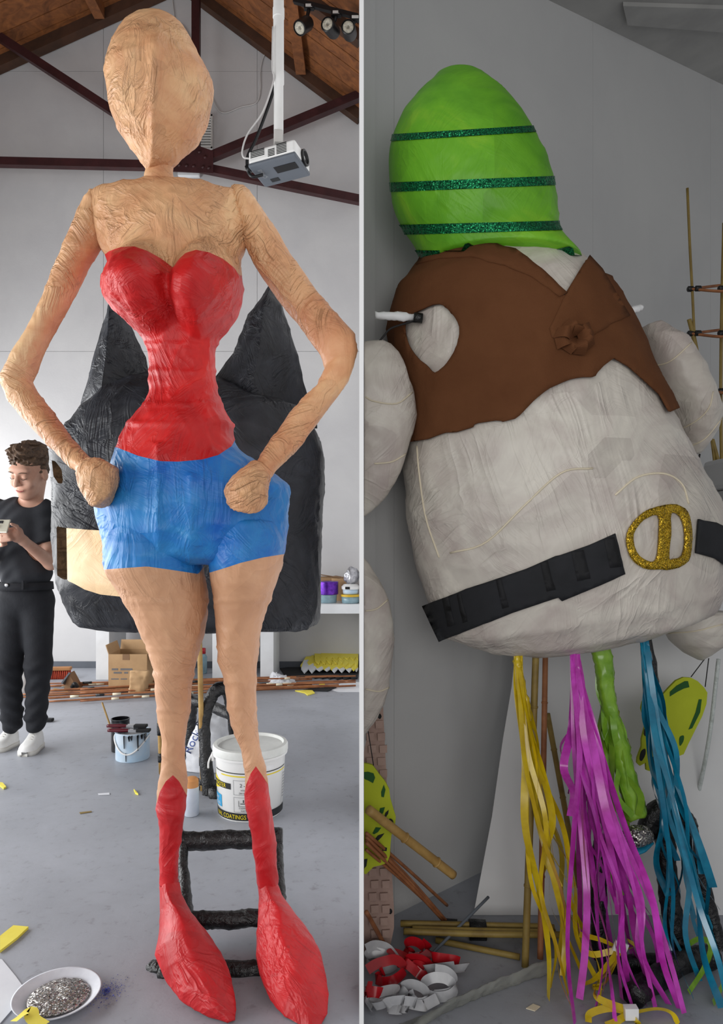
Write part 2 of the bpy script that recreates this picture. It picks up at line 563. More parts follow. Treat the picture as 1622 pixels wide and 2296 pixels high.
def paper(name, col, col2, col3=None, rough=0.5, wr=0.55, sc=9.0, stretch=(1.4, 1.4, .55), spec=.4, coat=0.0, patch=0.07):
    """wet-strength tissue pasted over a cane frame: patches, creases and fine wrinkles"""
    m, nt, b, tc = nodes(name)
    b.inputs['Roughness'].default_value = rough; b.inputs['Specular IOR Level'].default_value = spec
    b.inputs['Coat Weight'].default_value = coat; b.inputs['Coat Roughness'].default_value = .25
    n = tnoise(nt, tc, 5.0, 5, .62, .8)
    st = [(0.30, lin(col2)), (0.58, lin(col))] + ([(0.80, lin(col3))] if col3 else [])
    r = ramp(nt, n.outputs['Fac'], st)
    # each pasted patch has creases running its own way
    def patch_creases(cell, fine, seedoff, dist):
        mp0 = nt.nodes.new('ShaderNodeMapping'); mp0.inputs['Location'].default_value = (seedoff, seedoff * .7, seedoff * 1.3)
        wn_ = tnoise(nt, tc, cell * .9, 2, .5, .0)
        va = nt.nodes.new('ShaderNodeVectorMath'); va.operation = 'MULTIPLY_ADD'; va.inputs[1].default_value = (.10, .10, .10)
        nt.links.new(wn_.outputs['Color'], va.inputs[0]); nt.links.new(tc.outputs['Object'], va.inputs[2])
        nt.links.new(va.outputs[0], mp0.inputs[0])
        vo = nt.nodes.new('ShaderNodeTexVoronoi'); vo.inputs['Scale'].default_value = cell
        nt.links.new(mp0.outputs[0], vo.inputs['Vector'])
        sp = nt.nodes.new('ShaderNodeSeparateColor'); nt.links.new(vo.outputs['Color'], sp.inputs[0])
        an = nt.nodes.new('ShaderNodeMath'); an.operation = 'MULTIPLY_ADD'; an.inputs[1].default_value = 2.4; an.inputs[2].default_value = -1.2
        nt.links.new(sp.outputs[0], an.inputs[0])
        vr = nt.nodes.new('ShaderNodeVectorRotate'); vr.rotation_type = 'AXIS_ANGLE'; vr.inputs['Axis'].default_value = (0, 1, 0)
        nt.links.new(mp0.outputs[0], vr.inputs['Vector']); nt.links.new(an.outputs[0], vr.inputs['Angle'])
        mp = nt.nodes.new('ShaderNodeMapping'); mp.inputs['Scale'].default_value = (1, .6, .10)
        nt.links.new(vr.outputs[0], mp.inputs[0])
        n_ = nt.nodes.new('ShaderNodeTexNoise'); n_.inputs['Scale'].default_value = fine; n_.inputs['Detail'].default_value = 3; n_.inputs['Roughness'].default_value = .6; n_.inputs['Distortion'].default_value = dist
        nt.links.new(mp.outputs[0], n_.inputs['Vector'])
        # sharp folds: |noise - 1/2|
        s_ = nt.nodes.new('ShaderNodeMath'); s_.operation = 'SUBTRACT'; s_.inputs[1].default_value = .5; nt.links.new(n_.outputs['Fac'], s_.inputs[0])
        a_ = nt.nodes.new('ShaderNodeMath'); a_.operation = 'ABSOLUTE'; nt.links.new(s_.outputs[0], a_.inputs[0])
        q_ = nt.nodes.new('ShaderNodeMath'); q_.operation = 'POWER'; q_.inputs[1].default_value = .6; nt.links.new(a_.outputs[0], q_.inputs[0])
        return q_
    cr = patch_creases(sc * .55, sc * 2.5, 3.1, .7); cr2 = patch_creases(sc * 1.0, sc * 6.5, 7.7, .5)
    mx = nt.nodes.new('ShaderNodeMath'); mx.operation = 'MULTIPLY_ADD'; mx.inputs[1].default_value = .28
    nt.links.new(cr2.outputs[0], mx.inputs[0]); nt.links.new(cr.outputs[0], mx.inputs[2])
    mk = ramp(nt, tnoise(nt, tc, 4.2, 2, .5, .3).outputs['Fac'], [(0.36, (.12, .12, .12, 1)), (0.62, (1, 1, 1, 1))])
    mm_ = nt.nodes.new('ShaderNodeMath'); mm_.operation = 'MULTIPLY'; nt.links.new(mx.outputs[0], mm_.inputs[0]); nt.links.new(mk.outputs[0], mm_.inputs[1]); mx = mm_
    bp = nt.nodes.new('ShaderNodeBump'); bp.inputs['Strength'].default_value = min(1, wr * 1.6); bp.inputs['Distance'].default_value = -0.017 * wr / .55
    nt.links.new(mx.outputs[0], bp.inputs['Height']); nt.links.new(bp.outputs[0], b.inputs['Normal'])
    mc = nt.nodes.new('ShaderNodeMix'); mc.data_type = 'RGBA'; mc.blend_type = 'MULTIPLY'
    mc.inputs[0].default_value = .8
    vp = nt.nodes.new('ShaderNodeTexVoronoi'); vp.inputs['Scale'].default_value = sc * .7; vp.distance = 'MANHATTAN'
    nt.links.new(tc.outputs['Object'], vp.inputs['Vector'])
    sv_ = nt.nodes.new('ShaderNodeSeparateColor'); nt.links.new(vp.outputs['Color'], sv_.inputs[0])
    rp = ramp(nt, sv_.outputs[1], [(0, (1 - patch * 1.2, 1 - patch * 1.3, 1 - patch * 1.4, 1)), (.45, (1, .99, .985, 1)), (1, (1 + patch, 1 + patch, 1 + patch * .9, 1))])
    mp_ = nt.nodes.new('ShaderNodeMix'); mp_.data_type = 'RGBA'; mp_.blend_type = 'MULTIPLY'; mp_.inputs[0].default_value = 1
    nt.links.new(r.outputs[0], mp_.inputs[6]); nt.links.new(rp.outputs[0], mp_.inputs[7])
    nt.links.new(mp_.outputs[2], mc.inputs[6])
    mc.inputs[7].default_value = (1, 1, 1, 1)
    nt.links.new(mc.outputs[2], b.inputs['Base Color'])
    MAT[name] = m
    return m

def glitter(name, cols, rough=.3, metal=.75, scale=420.0):
    m, nt, b, tc = nodes(name)
    b.inputs['Roughness'].default_value = rough; b.inputs['Metallic'].default_value = metal
    vo = nt.nodes.new('ShaderNodeTexVoronoi'); vo.inputs['Scale'].default_value = scale
    nt.links.new(tc.outputs['Object'], vo.inputs['Vector'])
    sp = nt.nodes.new('ShaderNodeSeparateColor'); nt.links.new(vo.outputs['Color'], sp.inputs[0])
    r = ramp(nt, sp.outputs[0], [(i / max(1, len(cols) - 1), lin(c)) for i, c in enumerate(cols)])
    nt.links.new(r.outputs[0], b.inputs['Base Color'])
    mp = nt.nodes.new('ShaderNodeVectorMath'); mp.operation = 'SUBTRACT'; mp.inputs[1].default_value = (.5, .5, .5)
    nt.links.new(vo.outputs['Color'], mp.inputs[0])
    g = nt.nodes.new('ShaderNodeNewGeometry')
    ad = nt.nodes.new('ShaderNodeVectorMath'); ad.operation = 'ADD'
    nt.links.new(mp.outputs[0], ad.inputs[0]); nt.links.new(g.outputs['Normal'], ad.inputs[1])
    nm = nt.nodes.new('ShaderNodeVectorMath'); nm.operation = 'NORMALIZE'; nt.links.new(ad.outputs[0], nm.inputs[0])
    nt.links.new(nm.outputs[0], b.inputs['Normal'])
    MAT[name] = m
    return m

def wood(name, c1, c2, rough=.6, stretch=(1, 1, 1), scale=8):
    m, nt, b, tc = nodes(name)
    b.inputs['Roughness'].default_value = rough
    n = tnoise(nt, tc, scale, 6, .65, 1.2, stretch=stretch)
    r = ramp(nt, n.outputs['Fac'], [(0.3, lin(c1)), (0.7, lin(c2))])
    nt.links.new(r.outputs[0], b.inputs['Base Color'])
    bp = nt.nodes.new('ShaderNodeBump'); bp.inputs['Strength'].default_value = .2; bp.inputs['Distance'].default_value = .004
    nt.links.new(n.outputs['Fac'], bp.inputs['Height']); nt.links.new(bp.outputs[0], b.inputs['Normal'])
    MAT[name] = m
    return m

def floor_mat():
    m, nt, b, tc = nodes('painted_concrete')
    n1 = tnoise(nt, tc, 1.3, 6, .6, .4); n2 = tnoise(nt, tc, 22, 5, .7, .2); n3 = tnoise(nt, tc, 160, 3, .6)
    r1 = ramp(nt, n1.outputs['Fac'], [(0.3, lin((142, 145, 152))), (0.7, lin((164, 167, 175)))])
    r2 = ramp(nt, n2.outputs['Fac'], [(0.28, (.62, .60, .58, 1)), (0.42, (.97, .97, .97, 1)), (0.8, (1.05, 1.05, 1.06, 1))])
    r3 = ramp(nt, n3.outputs['Fac'], [(0.22, (.55, .53, .50, 1)), (0.34, (1, 1, 1, 1)), (0.72, (1, 1, 1, 1)), (0.82, (1.25, 1.25, 1.25, 1))])
    a = nt.nodes.new('ShaderNodeMix'); a.data_type = 'RGBA'; a.blend_type = 'MULTIPLY'; a.inputs[0].default_value = .75
    nt.links.new(r1.outputs[0], a.inputs[6]); nt.links.new(r2.outputs[0], a.inputs[7])
    c = nt.nodes.new('ShaderNodeMix'); c.data_type = 'RGBA'; c.blend_type = 'MULTIPLY'; c.inputs[0].default_value = .8
    nt.links.new(a.outputs[2], c.inputs[6]); nt.links.new(r3.outputs[0], c.inputs[7])
    nt.links.new(c.outputs[2], b.inputs['Base Color'])
    rr = ramp(nt, n1.outputs['Fac'], [(0.3, (.42, .42, .42, 1)), (0.7, (.56, .56, .56, 1))])
    nt.links.new(rr.outputs[0], b.inputs['Roughness'])
    bp = nt.nodes.new('ShaderNodeBump'); bp.inputs['Strength'].default_value = .25; bp.inputs['Distance'].default_value = .003
    nt.links.new(n2.outputs['Fac'], bp.inputs['Height']); nt.links.new(bp.outputs[0], b.inputs['Normal'])
    MAT['floor'] = m

floor_mat()
M('wall_white', (196, 195, 195), .75, (188, 187, 188), 2.0, .08, 60)
M('wall_grey', (190, 190, 189), .8, (184, 184, 184), 1.5, .06, 90)
M('ceiling_grey', (172, 171, 168), .85, (155, 154, 152), 3.0, .08, 40)
M('white_gloss', (226, 228, 230), .35, (216, 218, 220), 5.0)
M('white_board', (214, 214, 214), .55, (206, 206, 207), 2.0)
M('partition_white', (246, 246, 246), .5, (244, 244, 244), 2.0)
M('skirting', (92, 96, 104), .6)
M('steel_maroon', (62, 28, 30), .5, (46, 20, 22), 8, .15, 60)
M('dark_timber', (78, 50, 34), .7, (58, 38, 26), 6, .1, 40)
wood('roof_board', (92, 52, 26), (150, 92, 48), .6, (3, 3, 3), 3)
paper('skin_paper', (218, 170, 126), (198, 138, 98), (236, 202, 154), .48, .7, 9)
paper('leg_paper', (206, 158, 122), (190, 142, 108), (216, 170, 134), .5, .45, 7)
paper('red_paper', (206, 34, 34), (178, 22, 26), (224, 54, 46), .46, .5, 8)
paper('boot_paper', (196, 32, 38), (172, 24, 30), (208, 42, 44), .45, .45, 7)
paper('blue_paper', (38, 124, 192), (18, 90, 178), (70, 152, 208), .45, .5, 6)
paper('black_paper', (38, 40, 46), (22, 23, 27), (56, 59, 66), .48, .8, 6, spec=.35)
paper('cream_paper', (244, 212, 168), (236, 200, 152), (248, 222, 184), .5, .4, 7)
paper('white_paper', (204, 198, 188), (180, 168, 162), (222, 216, 204), .42, .5, 4.5, patch=.10)
paper('green_paper', (112, 182, 38), (88, 156, 30), (148, 200, 50), .45, .35, 6)
M('rough_hollow', (124, 100, 74), .8, (84, 66, 48), 30, .6, 50)
M('brown_felt', (106, 68, 44), .95, (96, 60, 38), 5, .25, 260, spec=.1)
M('black_tape', (17, 17, 19), .36, (12, 12, 14), 20, .7, 60, spec=.55)
M('black_matte', (26, 26, 29), .75, (20, 20, 22), 9)
M('belt_foam', (34, 35, 39), .8, (28, 29, 32), 9, .1, 200)
M('bamboo', (186, 152, 92), .5, (150, 116, 62), 9, .1, 50)
M('bamboo_olive', (150, 128, 66), .55, (118, 96, 48), 9, .1, 50)
M('cane_orange', (170, 112, 72), .6, (132, 80, 50), 12)
M('tape_cream', (226, 214, 188), .6)
glitter('gold_glitter', [(120, 92, 10), (180, 142, 26), (226, 190, 60), (96, 72, 8)])
glitter('green_glitter', [(4, 62, 40), (10, 100, 60), (40, 160, 100), (2, 44, 30)])
glitter('silver_glitter', [(70, 66, 66), (150, 146, 140), (232, 228, 220), (110, 90, 110)], .25, .85, 300)
glitter('blue_glitter', [(6, 14, 90), (20, 50, 190), (70, 110, 240)], .3, .7, 300)
for nm, c, c2 in (('yellow', (214, 186, 24), (186, 156, 12)), ('magenta', (206, 72, 196), (170, 40, 150)), ('lime', (136, 178, 56), (104, 150, 36)),
                  ('teal', (20, 132, 164), (10, 104, 134)), ('red', (186, 22, 34), (160, 14, 26)), ('silver', (190, 190, 192), (164, 164, 168))):
    M('ribbon_' + nm, c, .2, c2, 14, spec=.6)
M('foam_lime', (176, 186, 40), .8, (166, 176, 34), 6)
M('marker_green', (26, 82, 26), .7); M('marker_black', (24, 28, 22), .7)
M('foam_yellow', (240, 226, 96), .8, (232, 214, 80), 8)
M('foam_pink_beige', (176, 150, 138), .9, (160, 134, 124), 10, .2, 80)
M('skin', (206, 162, 140), .55, (196, 148, 126), 14)
M('hair', (112, 88, 68), .6, (70, 54, 43), 60, .5, 120)
M('lip', (188, 104, 100), .5); M('lash', (70, 52, 46), .6)
M('tshirt', (42, 44, 49), .9, (36, 38, 43), 6, .15, 40)
M('denim_black', (34, 36, 41), .9, (27, 28, 33), 8, .2, 60)
M('shoe_white', (232, 232, 230), .45, (222, 222, 220), 10); M('sole_white', (214, 212, 206), .6)
M('metal', (190, 190, 192), .3, metal=.9)
M('phone_gold', (206, 202, 184), .35, metal=.3)
M('plastic_white', (232, 232, 230), .35, (224, 224, 222), 5)
M('plastic_grey', (98, 104, 112), .45, (92, 98, 106), 6); M('plastic_black', (24, 24, 26), .4)
M('lid_grey', (220, 222, 218), .45, (204, 206, 202), 9)
M('print_yellow', (240, 216, 30), .5); M('print_black', (36, 38, 40), .5); M('print_blue', (60, 172, 226), .5); M('print_navy', (48, 76, 150), .5); M('print_grey', (150, 152, 154), .5)
M('print_white', (244, 244, 244), .5)
M('bag_white', (224, 226, 230), .4, (206, 208, 214), 8, .5, 14)
M('cardboard', (186, 152, 112), .8, (174, 140, 102), 7); M('cardboard_dark', (140, 108, 80), .8); M('box_print', (118, 116, 116), .8)
M('can_blue', (176, 204, 226), .4, (206, 218, 228), 9); M('paint_black', (18, 18, 22), .2, spec=.6)
M('brush_red', (92, 26, 38), .35); M('bristle', (24, 24, 26), .8); M('can_orange', (214, 150, 92), .5); M('spray_white', (206, 212, 222), .4, (190, 198, 212), 20)
M('broom_red', (170, 66, 40), .8, (130, 44, 30), 60); M('wood_block', (166, 116, 72), .7)
M('purple_foil', (110, 46, 176), .2, (70, 24, 130), 30, metal=.5); M('tub_clear', (150, 176, 186), .2, (120, 150, 160), 10); M('tub_lid', (226, 184, 50), .4)
M('foil_silver', (196, 196, 200), .22, (150, 150, 156), 30, .9, 40, metal=.7)
M('paper_white', (226, 228, 232), .6, (216, 218, 224), 6); M('plate_white', (214, 216, 222), .5, (200, 202, 210), 20)
M('foam_black', (34, 35, 40), .8)
M('lens_glass', (206, 200, 180), .2, (160, 156, 146), 90, .5, 160)
M('cable_white', (204, 202, 200), .5); M('string_dark', (34, 32, 32), .7)
M('poly_sheet', (176, 178, 170), .3, (150, 152, 146), 12, .5, 20)
M('pvc_clear', (200, 206, 204), .2, (170, 176, 172), 30, .5, 50)
M('vent_white', (206, 204, 200), .5)
M('crate_orange', (150, 92, 50), .7)
# ------------------------------------------------------------------ the setting
WY = 6.64                         # back wall of the left bay
LX = -4.2                         # left wall
PT = 0.0055                       # half thickness of the partition
AX, AZ = -1.668, 6.37             # roof apex
def roofz(x): return AZ - (.45 * (AX - x) if x < AX else .745 * (x - AX))

struct('floor', box((-0.6, 2.6, -0.05), (9.6, 11.2, 0.1)), MAT['floor'], label='grey painted concrete floor scattered with specks and scraps')

def clip_poly(poly, a, b, c):      # keep a*x + b*z <= c
    out = []
    for (x0, z0), (x1, z1) in zip(poly, poly[1:] + poly[:1]):
        d0, d1 = a * x0 + b * z0 - c, a * x1 + b * z1 - c
        if d0 <= 0: out.append((x0, z0))
        if (d0 < 0) != (d1 < 0):
            t = d0 / (d0 - d1); out.append((x0 + (x1 - x0) * t, z0 + (z1 - z0) * t))
    return out

def prism_y(poly, y0, y1):
    n = len(poly); v = np.array([(x, y0, z) for x, z in poly] + [(x, y1, z) for x, z in poly])
    f = [tuple(range(n)), tuple(range(2 * n - 1, n - 1, -1))] + [(i, i + n, (i + 1) % n + n, (i + 1) % n) for i in range(n)]
    return v, f

xs = [LX] + [P(px, 0, WY)[0] for px in (232, 577)] + [-PT]
zs = [0] + [P(0, py, WY)[2] for py in (788, 160)] + [7.0]
gable = [(LX, 0), (-PT, 0), (-PT, roofz(-PT)), (AX, AZ), (LX, roofz(LX))]
wb = struct('wall_back', prism_y(gable, WY + .012, WY + .12), MAT['wall_white'], label='white boarded gable wall behind the tall figure')
for i in range(3):
    for j in range(3):
        g = .0016
        q = [(xs[i] + g, zs[j] + g), (xs[i + 1] - g, zs[j] + g), (xs[i + 1] - g, zs[j + 1] - g), (xs[i] + g, zs[j + 1] - g)]
        q = clip_poly(q, -.45, 1, AZ - .45 * AX); q = clip_poly(q, .745, 1, AZ + .745 * AX)
        if len(q) > 2: mesh('panel', prism_y(q, WY, WY + .012), MAT['wall_white'], wb, smooth=False)
struct('baseboard_back', box(((LX - PT) / 2, WY - .008, .03), (-LX - PT, .016, .06)), MAT['skirting'])
# left wall with its long window opening
wl = struct('wall_left', join(box((LX - .06, 2.6, .2), (.12, 8.2, .4)), box((LX - .06, 2.6, 4.0), (.12, 8.2, 3.2)), box((LX - .06, -1.0, 1.4), (.12, 1.0, 2.0)), box((LX - .06, 6.55, 1.4), (.12, .3, 2.0))), MAT['wall_white'], label='white side wall with a long window')
win = struct('window_1', join(box((LX - .04, 2.95, .42), (.06, 6.9, .05)), box((LX - .04, 2.95, 2.38), (.06, 6.9, .05)), *[box((LX - .04, y, 1.4), (.06, .05, 2.0)) for y in (-.48, 1.2, 2.95, 4.7, 6.38)]), MAT['white_gloss'], label='long white window frame in the side wall')

# partition between the two bays
struct('wall_partition', box((0, (1.75 + WY + .12) / 2, 3.4), (2 * PT, WY + .12 - 1.75, 6.8)), MAT['partition_white'], label='thin white partition board dividing the workshop in two')

# roof of the left bay: boards running down the slope, dark rafters, purlins
rf = struct('ceiling', join(
    (np.array([(LX, -1, roofz(LX) + .06), (AX, -1, AZ + .06), (AX, WY + .1, AZ + .06), (LX, WY + .1, roofz(LX) + .06)]), [(0, 1, 2, 3)]),
    (np.array([(AX, -1, AZ + .06), (0, -1, roofz(0) + .06), (0, WY + .1, roofz(0) + .06), (AX, WY + .1, AZ + .06)]), [(0, 1, 2, 3)])), MAT['dark_timber'], label='pitched timber roof above the tall figure')
bw = .145
for side in (0, 1):
    x0, x1 = (LX, AX) if side == 0 else (AX, -.006)
    z0, z1 = roofz(x0), roofz(x1)
    for k in range(14):
        y1 = WY - .02 - k * bw; y0 = y1 - bw + .006; dz = .004 * ((k * 7) % 3)
        v = np.array([(x0, y0, z0 + dz), (x1, y0, z1 + dz), (x1, y1, z1 + dz), (x0, y1, z0 + dz)]); v = np.vstack([v, v + [0, 0, .022]])
        mesh('board', (v, [(0, 3, 2, 1), (4, 5, 6, 7), (0, 1, 5, 4), (1, 2, 6, 5), (2, 3, 7, 6), (3, 0, 4, 7)]), MAT['roof_board'], rf, smooth=False)
    d = np.array([0, 0, -.045])
    for yy, ww in ((WY - .06, .10), (5.55, .08)):
        mesh('rafter', bar(np.array([x0, yy, z0]) + d, np.array([x1, yy, z1]) + d, ww, .10, (0, 1, 0)), MAT['dark_timber'], rf, smooth=False)
for px, py, D in ((190, 40, 6.15), (665, 78, 6.05)):
    c = P(px, py, D); zz = roofz(c[0]) - .05
    mesh('purlin', box((c[0], 5.95, zz), (.09, 1.1, .12), None), MAT['roof_board'], rf, smooth=False)

# steel truss in front of the gable wall
TD = 6.36
tr = thing('roof_truss', 'dark maroon steel roof truss with bolted centre plate', 'truss', P(445, 365, TD))
def tp(a, b, wpx, name, dd=0.0, dp=.07):
    mesh(name, bar(P(a[0], a[1], TD + dd), P(b[0], b[1], TD + dd), dp, wpx / F * TD, (0, 1, 0)), MAT['steel_maroon'], tr, smooth=False)
tp((440, -30), (440, 345), 15, 'king_post')
tp((-60, 45), (440, 372), 17, 'strut')
tp((850, 197), (450, 362), 19, 'strut', .0)
tp((-80, 362), (440, 374), 17, 'tie_rod', .05)
tp((440, 374), (808, 449), 18, 'tie_rod', .05)
gp = mesh('gusset_plate', plate([(388, 362), (440, 325), (478, 338), (478, 388), (388, 384)], TD - .05, .012), MAT['steel_maroon'], tr, smooth=False)
for q in ((402, 370), (418, 371), (434, 372), (455, 374), (468, 376), (447, 340), (460, 352)):
    c = P(q[0], q[1], TD - .055); mesh('bolt', lathe(c, [(.016, -.008), (.016, .0), (.010, .008)], 8, rot('X', 90)), MAT['steel_maroon'], gp)

# wall vent, wall cable
c = P(459, 298, WY - .02)
vt = thing('wall_vent', 'white slatted wall vent high on the gable wall', 'vent', c)
mesh('frame', join(box(c + [-.07, -.012, 0], (.016, .03, .315)), box(c + [.07, -.012, 0], (.016, .03, .315)), box(c + [0, -.012, .15], (.155, .03, .016)), box(c + [0, -.012, -.15], (.155, .03, .016))), MAT['vent_white'], vt, smooth=False)
mesh('backing', box(c + [0, .012, 0], (.15, .004, .31)), MAT['vent_white'], vt, smooth=False)
for k in range(12):
    mesh('slat', box(c + [0, -.022, -.135 + k * .0245], (.135, .016, .012), rot('X', 25)), MAT['vent_white'], vt, smooth=False)
wc = [P(x, y, WY - .012) for x, y in ((386, -5), (391, 35), (394, 55), (408, 56), (420, 72), (432, 100), (452, 160), (478, 225), (500, 253), (540, 240), (575, 230), (584, 200), (584, 160), (592, 125), (610, 105))]
tag(mesh('wall_cable', tube(wc, .0055, 6), MAT['cable_white'], base=wc[0]), 'thin white cable looping across the gable wall', 'cable')
tag(mesh('wall_light_bar', box(P(424, 391, WY - .03), (.20, .05, .05), bev=.008), MAT['white_gloss'], base=P(424, 391, WY)), 'small white strip fitting on wall below the truss plate', 'fitting')

# track lights
tD = 5.35
t0, t1 = P(660, 2, tD), P(803, 38, tD - .12)
tk = thing('track_light', 'black ceiling track light with three spotlights', 'light', (t0 + t1) / 2)
tr_ = mesh('rail', bar(t0, t1, .035, .03, (0, 0, 1)), MAT['plastic_black'], tk, smooth=False)
def spot(px, py, aim, R0=.052):
    c = P(px, py, 5.28); d = unit(aim); Rm = frame(d)
    tpt = t0 + (t1 - t0) * ((px + 14 - 660) / 143.0)
    s = mesh('spotlight', lathe(c, [(.02, -.085), (.045, -.08), (R0, -.06), (R0, .055), (R0 - .006, .06), (R0 - .008, .045)], 24, Rm), MAT['plastic_black'], tk, sharp=40)
    mesh('lens', lathe(c, [(R0 - .010, .05), (R0 - .012, .054), (.02, .058), (.012, .05)], 20, Rm), MAT['lens_glass'], s)
    mesh('adapter', box(tpt + [0, 0, -.022], (.075, .035, .03)), MAT['plastic_black'], s, smooth=False)
    mesh('label_plate', box(tpt + [0, -.02, -.018], (.05, .004, .02)), MAT['vent_white'], s, smooth=False)
    mesh('arm', tube([tpt + [0, 0, -.03], c - d * .05 + [0, .0, .03]], .014, 8), MAT['plastic_black'], s)
spot(680, 58, (-.45, -.55, -.7)); spot(741, 62, (-.35, -.9, -.15)); spot(783, 68, (-.1, -.95, -.2))

# ------------------------------------------------------------------ right bay shell: oblique wall and ceiling
wd = np.array([.749, .6628, 0]); wn = np.array([.6628, -.749, 0]); w0 = np.array([0.0, 2.242, 0.0])
def WA(s, z, off=0.0): return w0 + wd * s + wn * off + np.array([0, 0, z])
def wall_pt(px, py, off=0.0):                 # pixel -> point on the oblique wall
    k = (px - CX) / F; D = (w0[1] + off * (wn[1] - wd[1] / wd[0] * wn[0])) / (1 - wd[1] / wd[0] * k)
    return P(px, py, D)
smax_ = 4.6
a1, a2 = wall_pt(1230, 0), wall_pt(1622, 190)
s1, s2 = (a1 - w0) @ wd, (a2 - w0) @ wd
def topz(s): return a1[2] + (a2[2] - a1[2]) * (s - s1) / (s2 - s1)
S0 = PT / wd[0]
def wall_piece(sa, sb, t0_, t1_):
    v = np.array([WA(sa, 0, t0_), WA(sb, 0, t0_), WA(sb, topz(sb), t0_), WA(sa, topz(sa), t0_), WA(sa, 0, t1_), WA(sb, 0, t1_), WA(sb, topz(sb), t1_), WA(sa, topz(sa), t1_)])
    v[:, 0] = np.maximum(v[:, 0], PT + .0005)
    return v, [(0, 1, 2, 3), (4, 7, 6, 5), (0, 4, 5, 1), (1, 5, 6, 2), (2, 6, 7, 3), (3, 7, 4, 0)]
wr_ = struct('wall_right', wall_piece(S0, smax_, -.012, -.10), MAT['wall_grey'], label='pale grey boarded wall behind the stout figure')
s885 = (wall_pt(884, 1196) - w0) @ wd
cuts = [S0, s885, s885 + 1.22, s885 + 2.44, smax_]
for a, b in zip(cuts, cuts[1:]):
    mesh('panel', wall_piece(a + .0008, b - .0008, 0, -.012), MAT['wall_grey'], wr_, smooth=False)
sb = (wall_pt(838, 1196) - w0) @ wd
struct('trim_1', (np.array([WA(S0, 0, .02) * [0, 1, 1] + [PT + .001, 0, 0], WA(sb - .004, 0, .012), WA(sb, 0, 0), WA(sb - .004, 3.2, .012), WA(sb, 3.2, 0), WA(S0, 3.2, .02) * [0, 1, 1] + [PT + .001, 0, 0]]), [(0, 1, 3, 5), (1, 2, 4, 3)]), MAT['wall_grey'], label='narrow corner batten beside the partition')
cl = np.array([WA(S0 * 0, topz(0)), WA(smax_, topz(smax_)), WA(smax_, topz(smax_) + .35) + wn * 4.2, WA(0, topz(0) + .35) + wn * 4.2 - wd * 0])
struct('ceiling_right', (np.vstack([cl, cl + [0, 0, .05]]), [(0, 1, 2, 3), (4, 7, 6, 5)]), MAT['ceiling_grey'], label='sloping grey ceiling above the stout figure')
cn_ = unit(np.cross(cl[1] - cl[0], cl[3] - cl[0]))
def ceil_pt(px, py):
    o_ = np.array([0, 0, CAMZ]); d_ = P(px, py, 1.0) - o_
    return o_ + d_ * (((cl[0] - o_) @ cn_) / (d_ @ cn_))
tv0 = np.array([ceil_pt(*q) for q in ((1408, 48), (1640, 66), (1640, 12), (1398, 4))])
struct('trim_2', (np.vstack([tv0, tv0 - [0, 0, .018]]), [(0, 1, 2, 3), (7, 6, 5, 4), (0, 4, 5, 1), (1, 5, 6, 2), (2, 6, 7, 3), (3, 7, 4, 0)]), MAT['ceiling_grey'], label='shallow box on the sloping ceiling')
# ------------------------------------------------------------------ tall papered figure in red and blue
FD = 2.20
fig = thing('paper_figure', 'tall papered figure with blank tan head, red bodice, blue shorts and red boots', 'figure', (P(440, 1200, FD)[0], 2.1, 0))
SK, LG, RD, BL, BT = MAT['skin_paper'], MAT['leg_paper'], MAT['red_paper'], MAT['blue_paper'], MAT['boot_paper']

hd = hrows([(41, 340, 362), (46, 306, 396), (60, 285, 412), (80, 268, 426), (100, 256, 438), (125, 246, 451), (155, 237, 466), (183, 233, 479), (215, 238, 475), (245, 242, 471), (270, 250, 462),
            (300, 262, 448), (320, 278, 434), (340, 296, 412), (360, 311, 396), (375, 324, 378), (384, 330, 352)], FD - .02, .92)
h = loft(hd, 96, .006, 2.1)
v, f = h                                     # centre ridge of the cane frame
ctr = proj(v)[:, 0] - np.interp(proj(v)[:, 1], [40, 383], [354, 345]); fr = v[:, 1] < FD - .02
v[:, 1] -= np.where(fr, .022 * np.exp(-(ctr / 14.0) ** 2) * np.clip((proj(v)[:, 1] - 50) / 60, 0, 1), 0)
head = mesh('head', crumple((v, f), .006, 15, 3), SK, fig)
mesh('neck', crumple(loft(hrows([(362, 330, 392, FD, .042), (384, 326, 388, FD, .042), (398, 323, 390, FD, .044), (412, 328, 394, FD, .045), (432, 318, 402, FD, .05)], FD, .8), 40, .005), .004, 30, 5), SK, fig)

tors = hrows([(414, 322, 400, 0, .05), (422, 268, 470, 0, .07), (428, 212, 532, 0, .085), (445, 190, 556, 0, .10), (480, 204, 562, 0, .12), (520, 212, 556, 0, .135), (560, 224, 549, 0, .14), (582, 240, 539, 0, .14),
              (600, 246, 539, 0, .14), (640, 242, 543, 0, .14), (680, 246, 540, 0, .14), (712, 266, 529, 0, .135), (740, 300, 506, 0, .12), (757, 319, 490, 0, .105), (790, 330, 483, 0, .10), (830, 336, 483, 0, .10),
              (880, 335, 487, 0, .105), (912, 323, 501, 0, .12), (950, 291, 525, 0, .15), (985, 271, 528, 0, .165), (1010, 263, 546, 0, .175), (1035, 252, 580, 0, .19), (1062, 243, 616, 0, .20), (1092, 226, 647, 0, .21), (1130, 214, 647, 0, .21),
              (1180, 222, 643, 0, .19), (1215, 227, 640, 0, .172), (1245, 234, 636, 0, .145), (1262, 262, 610, 0, .10)], FD, .7)
v, f = loft(tors, 200, .006)
q = proj(v); fr = v[:, 1] < FD
dep = np.zeros(len(v))
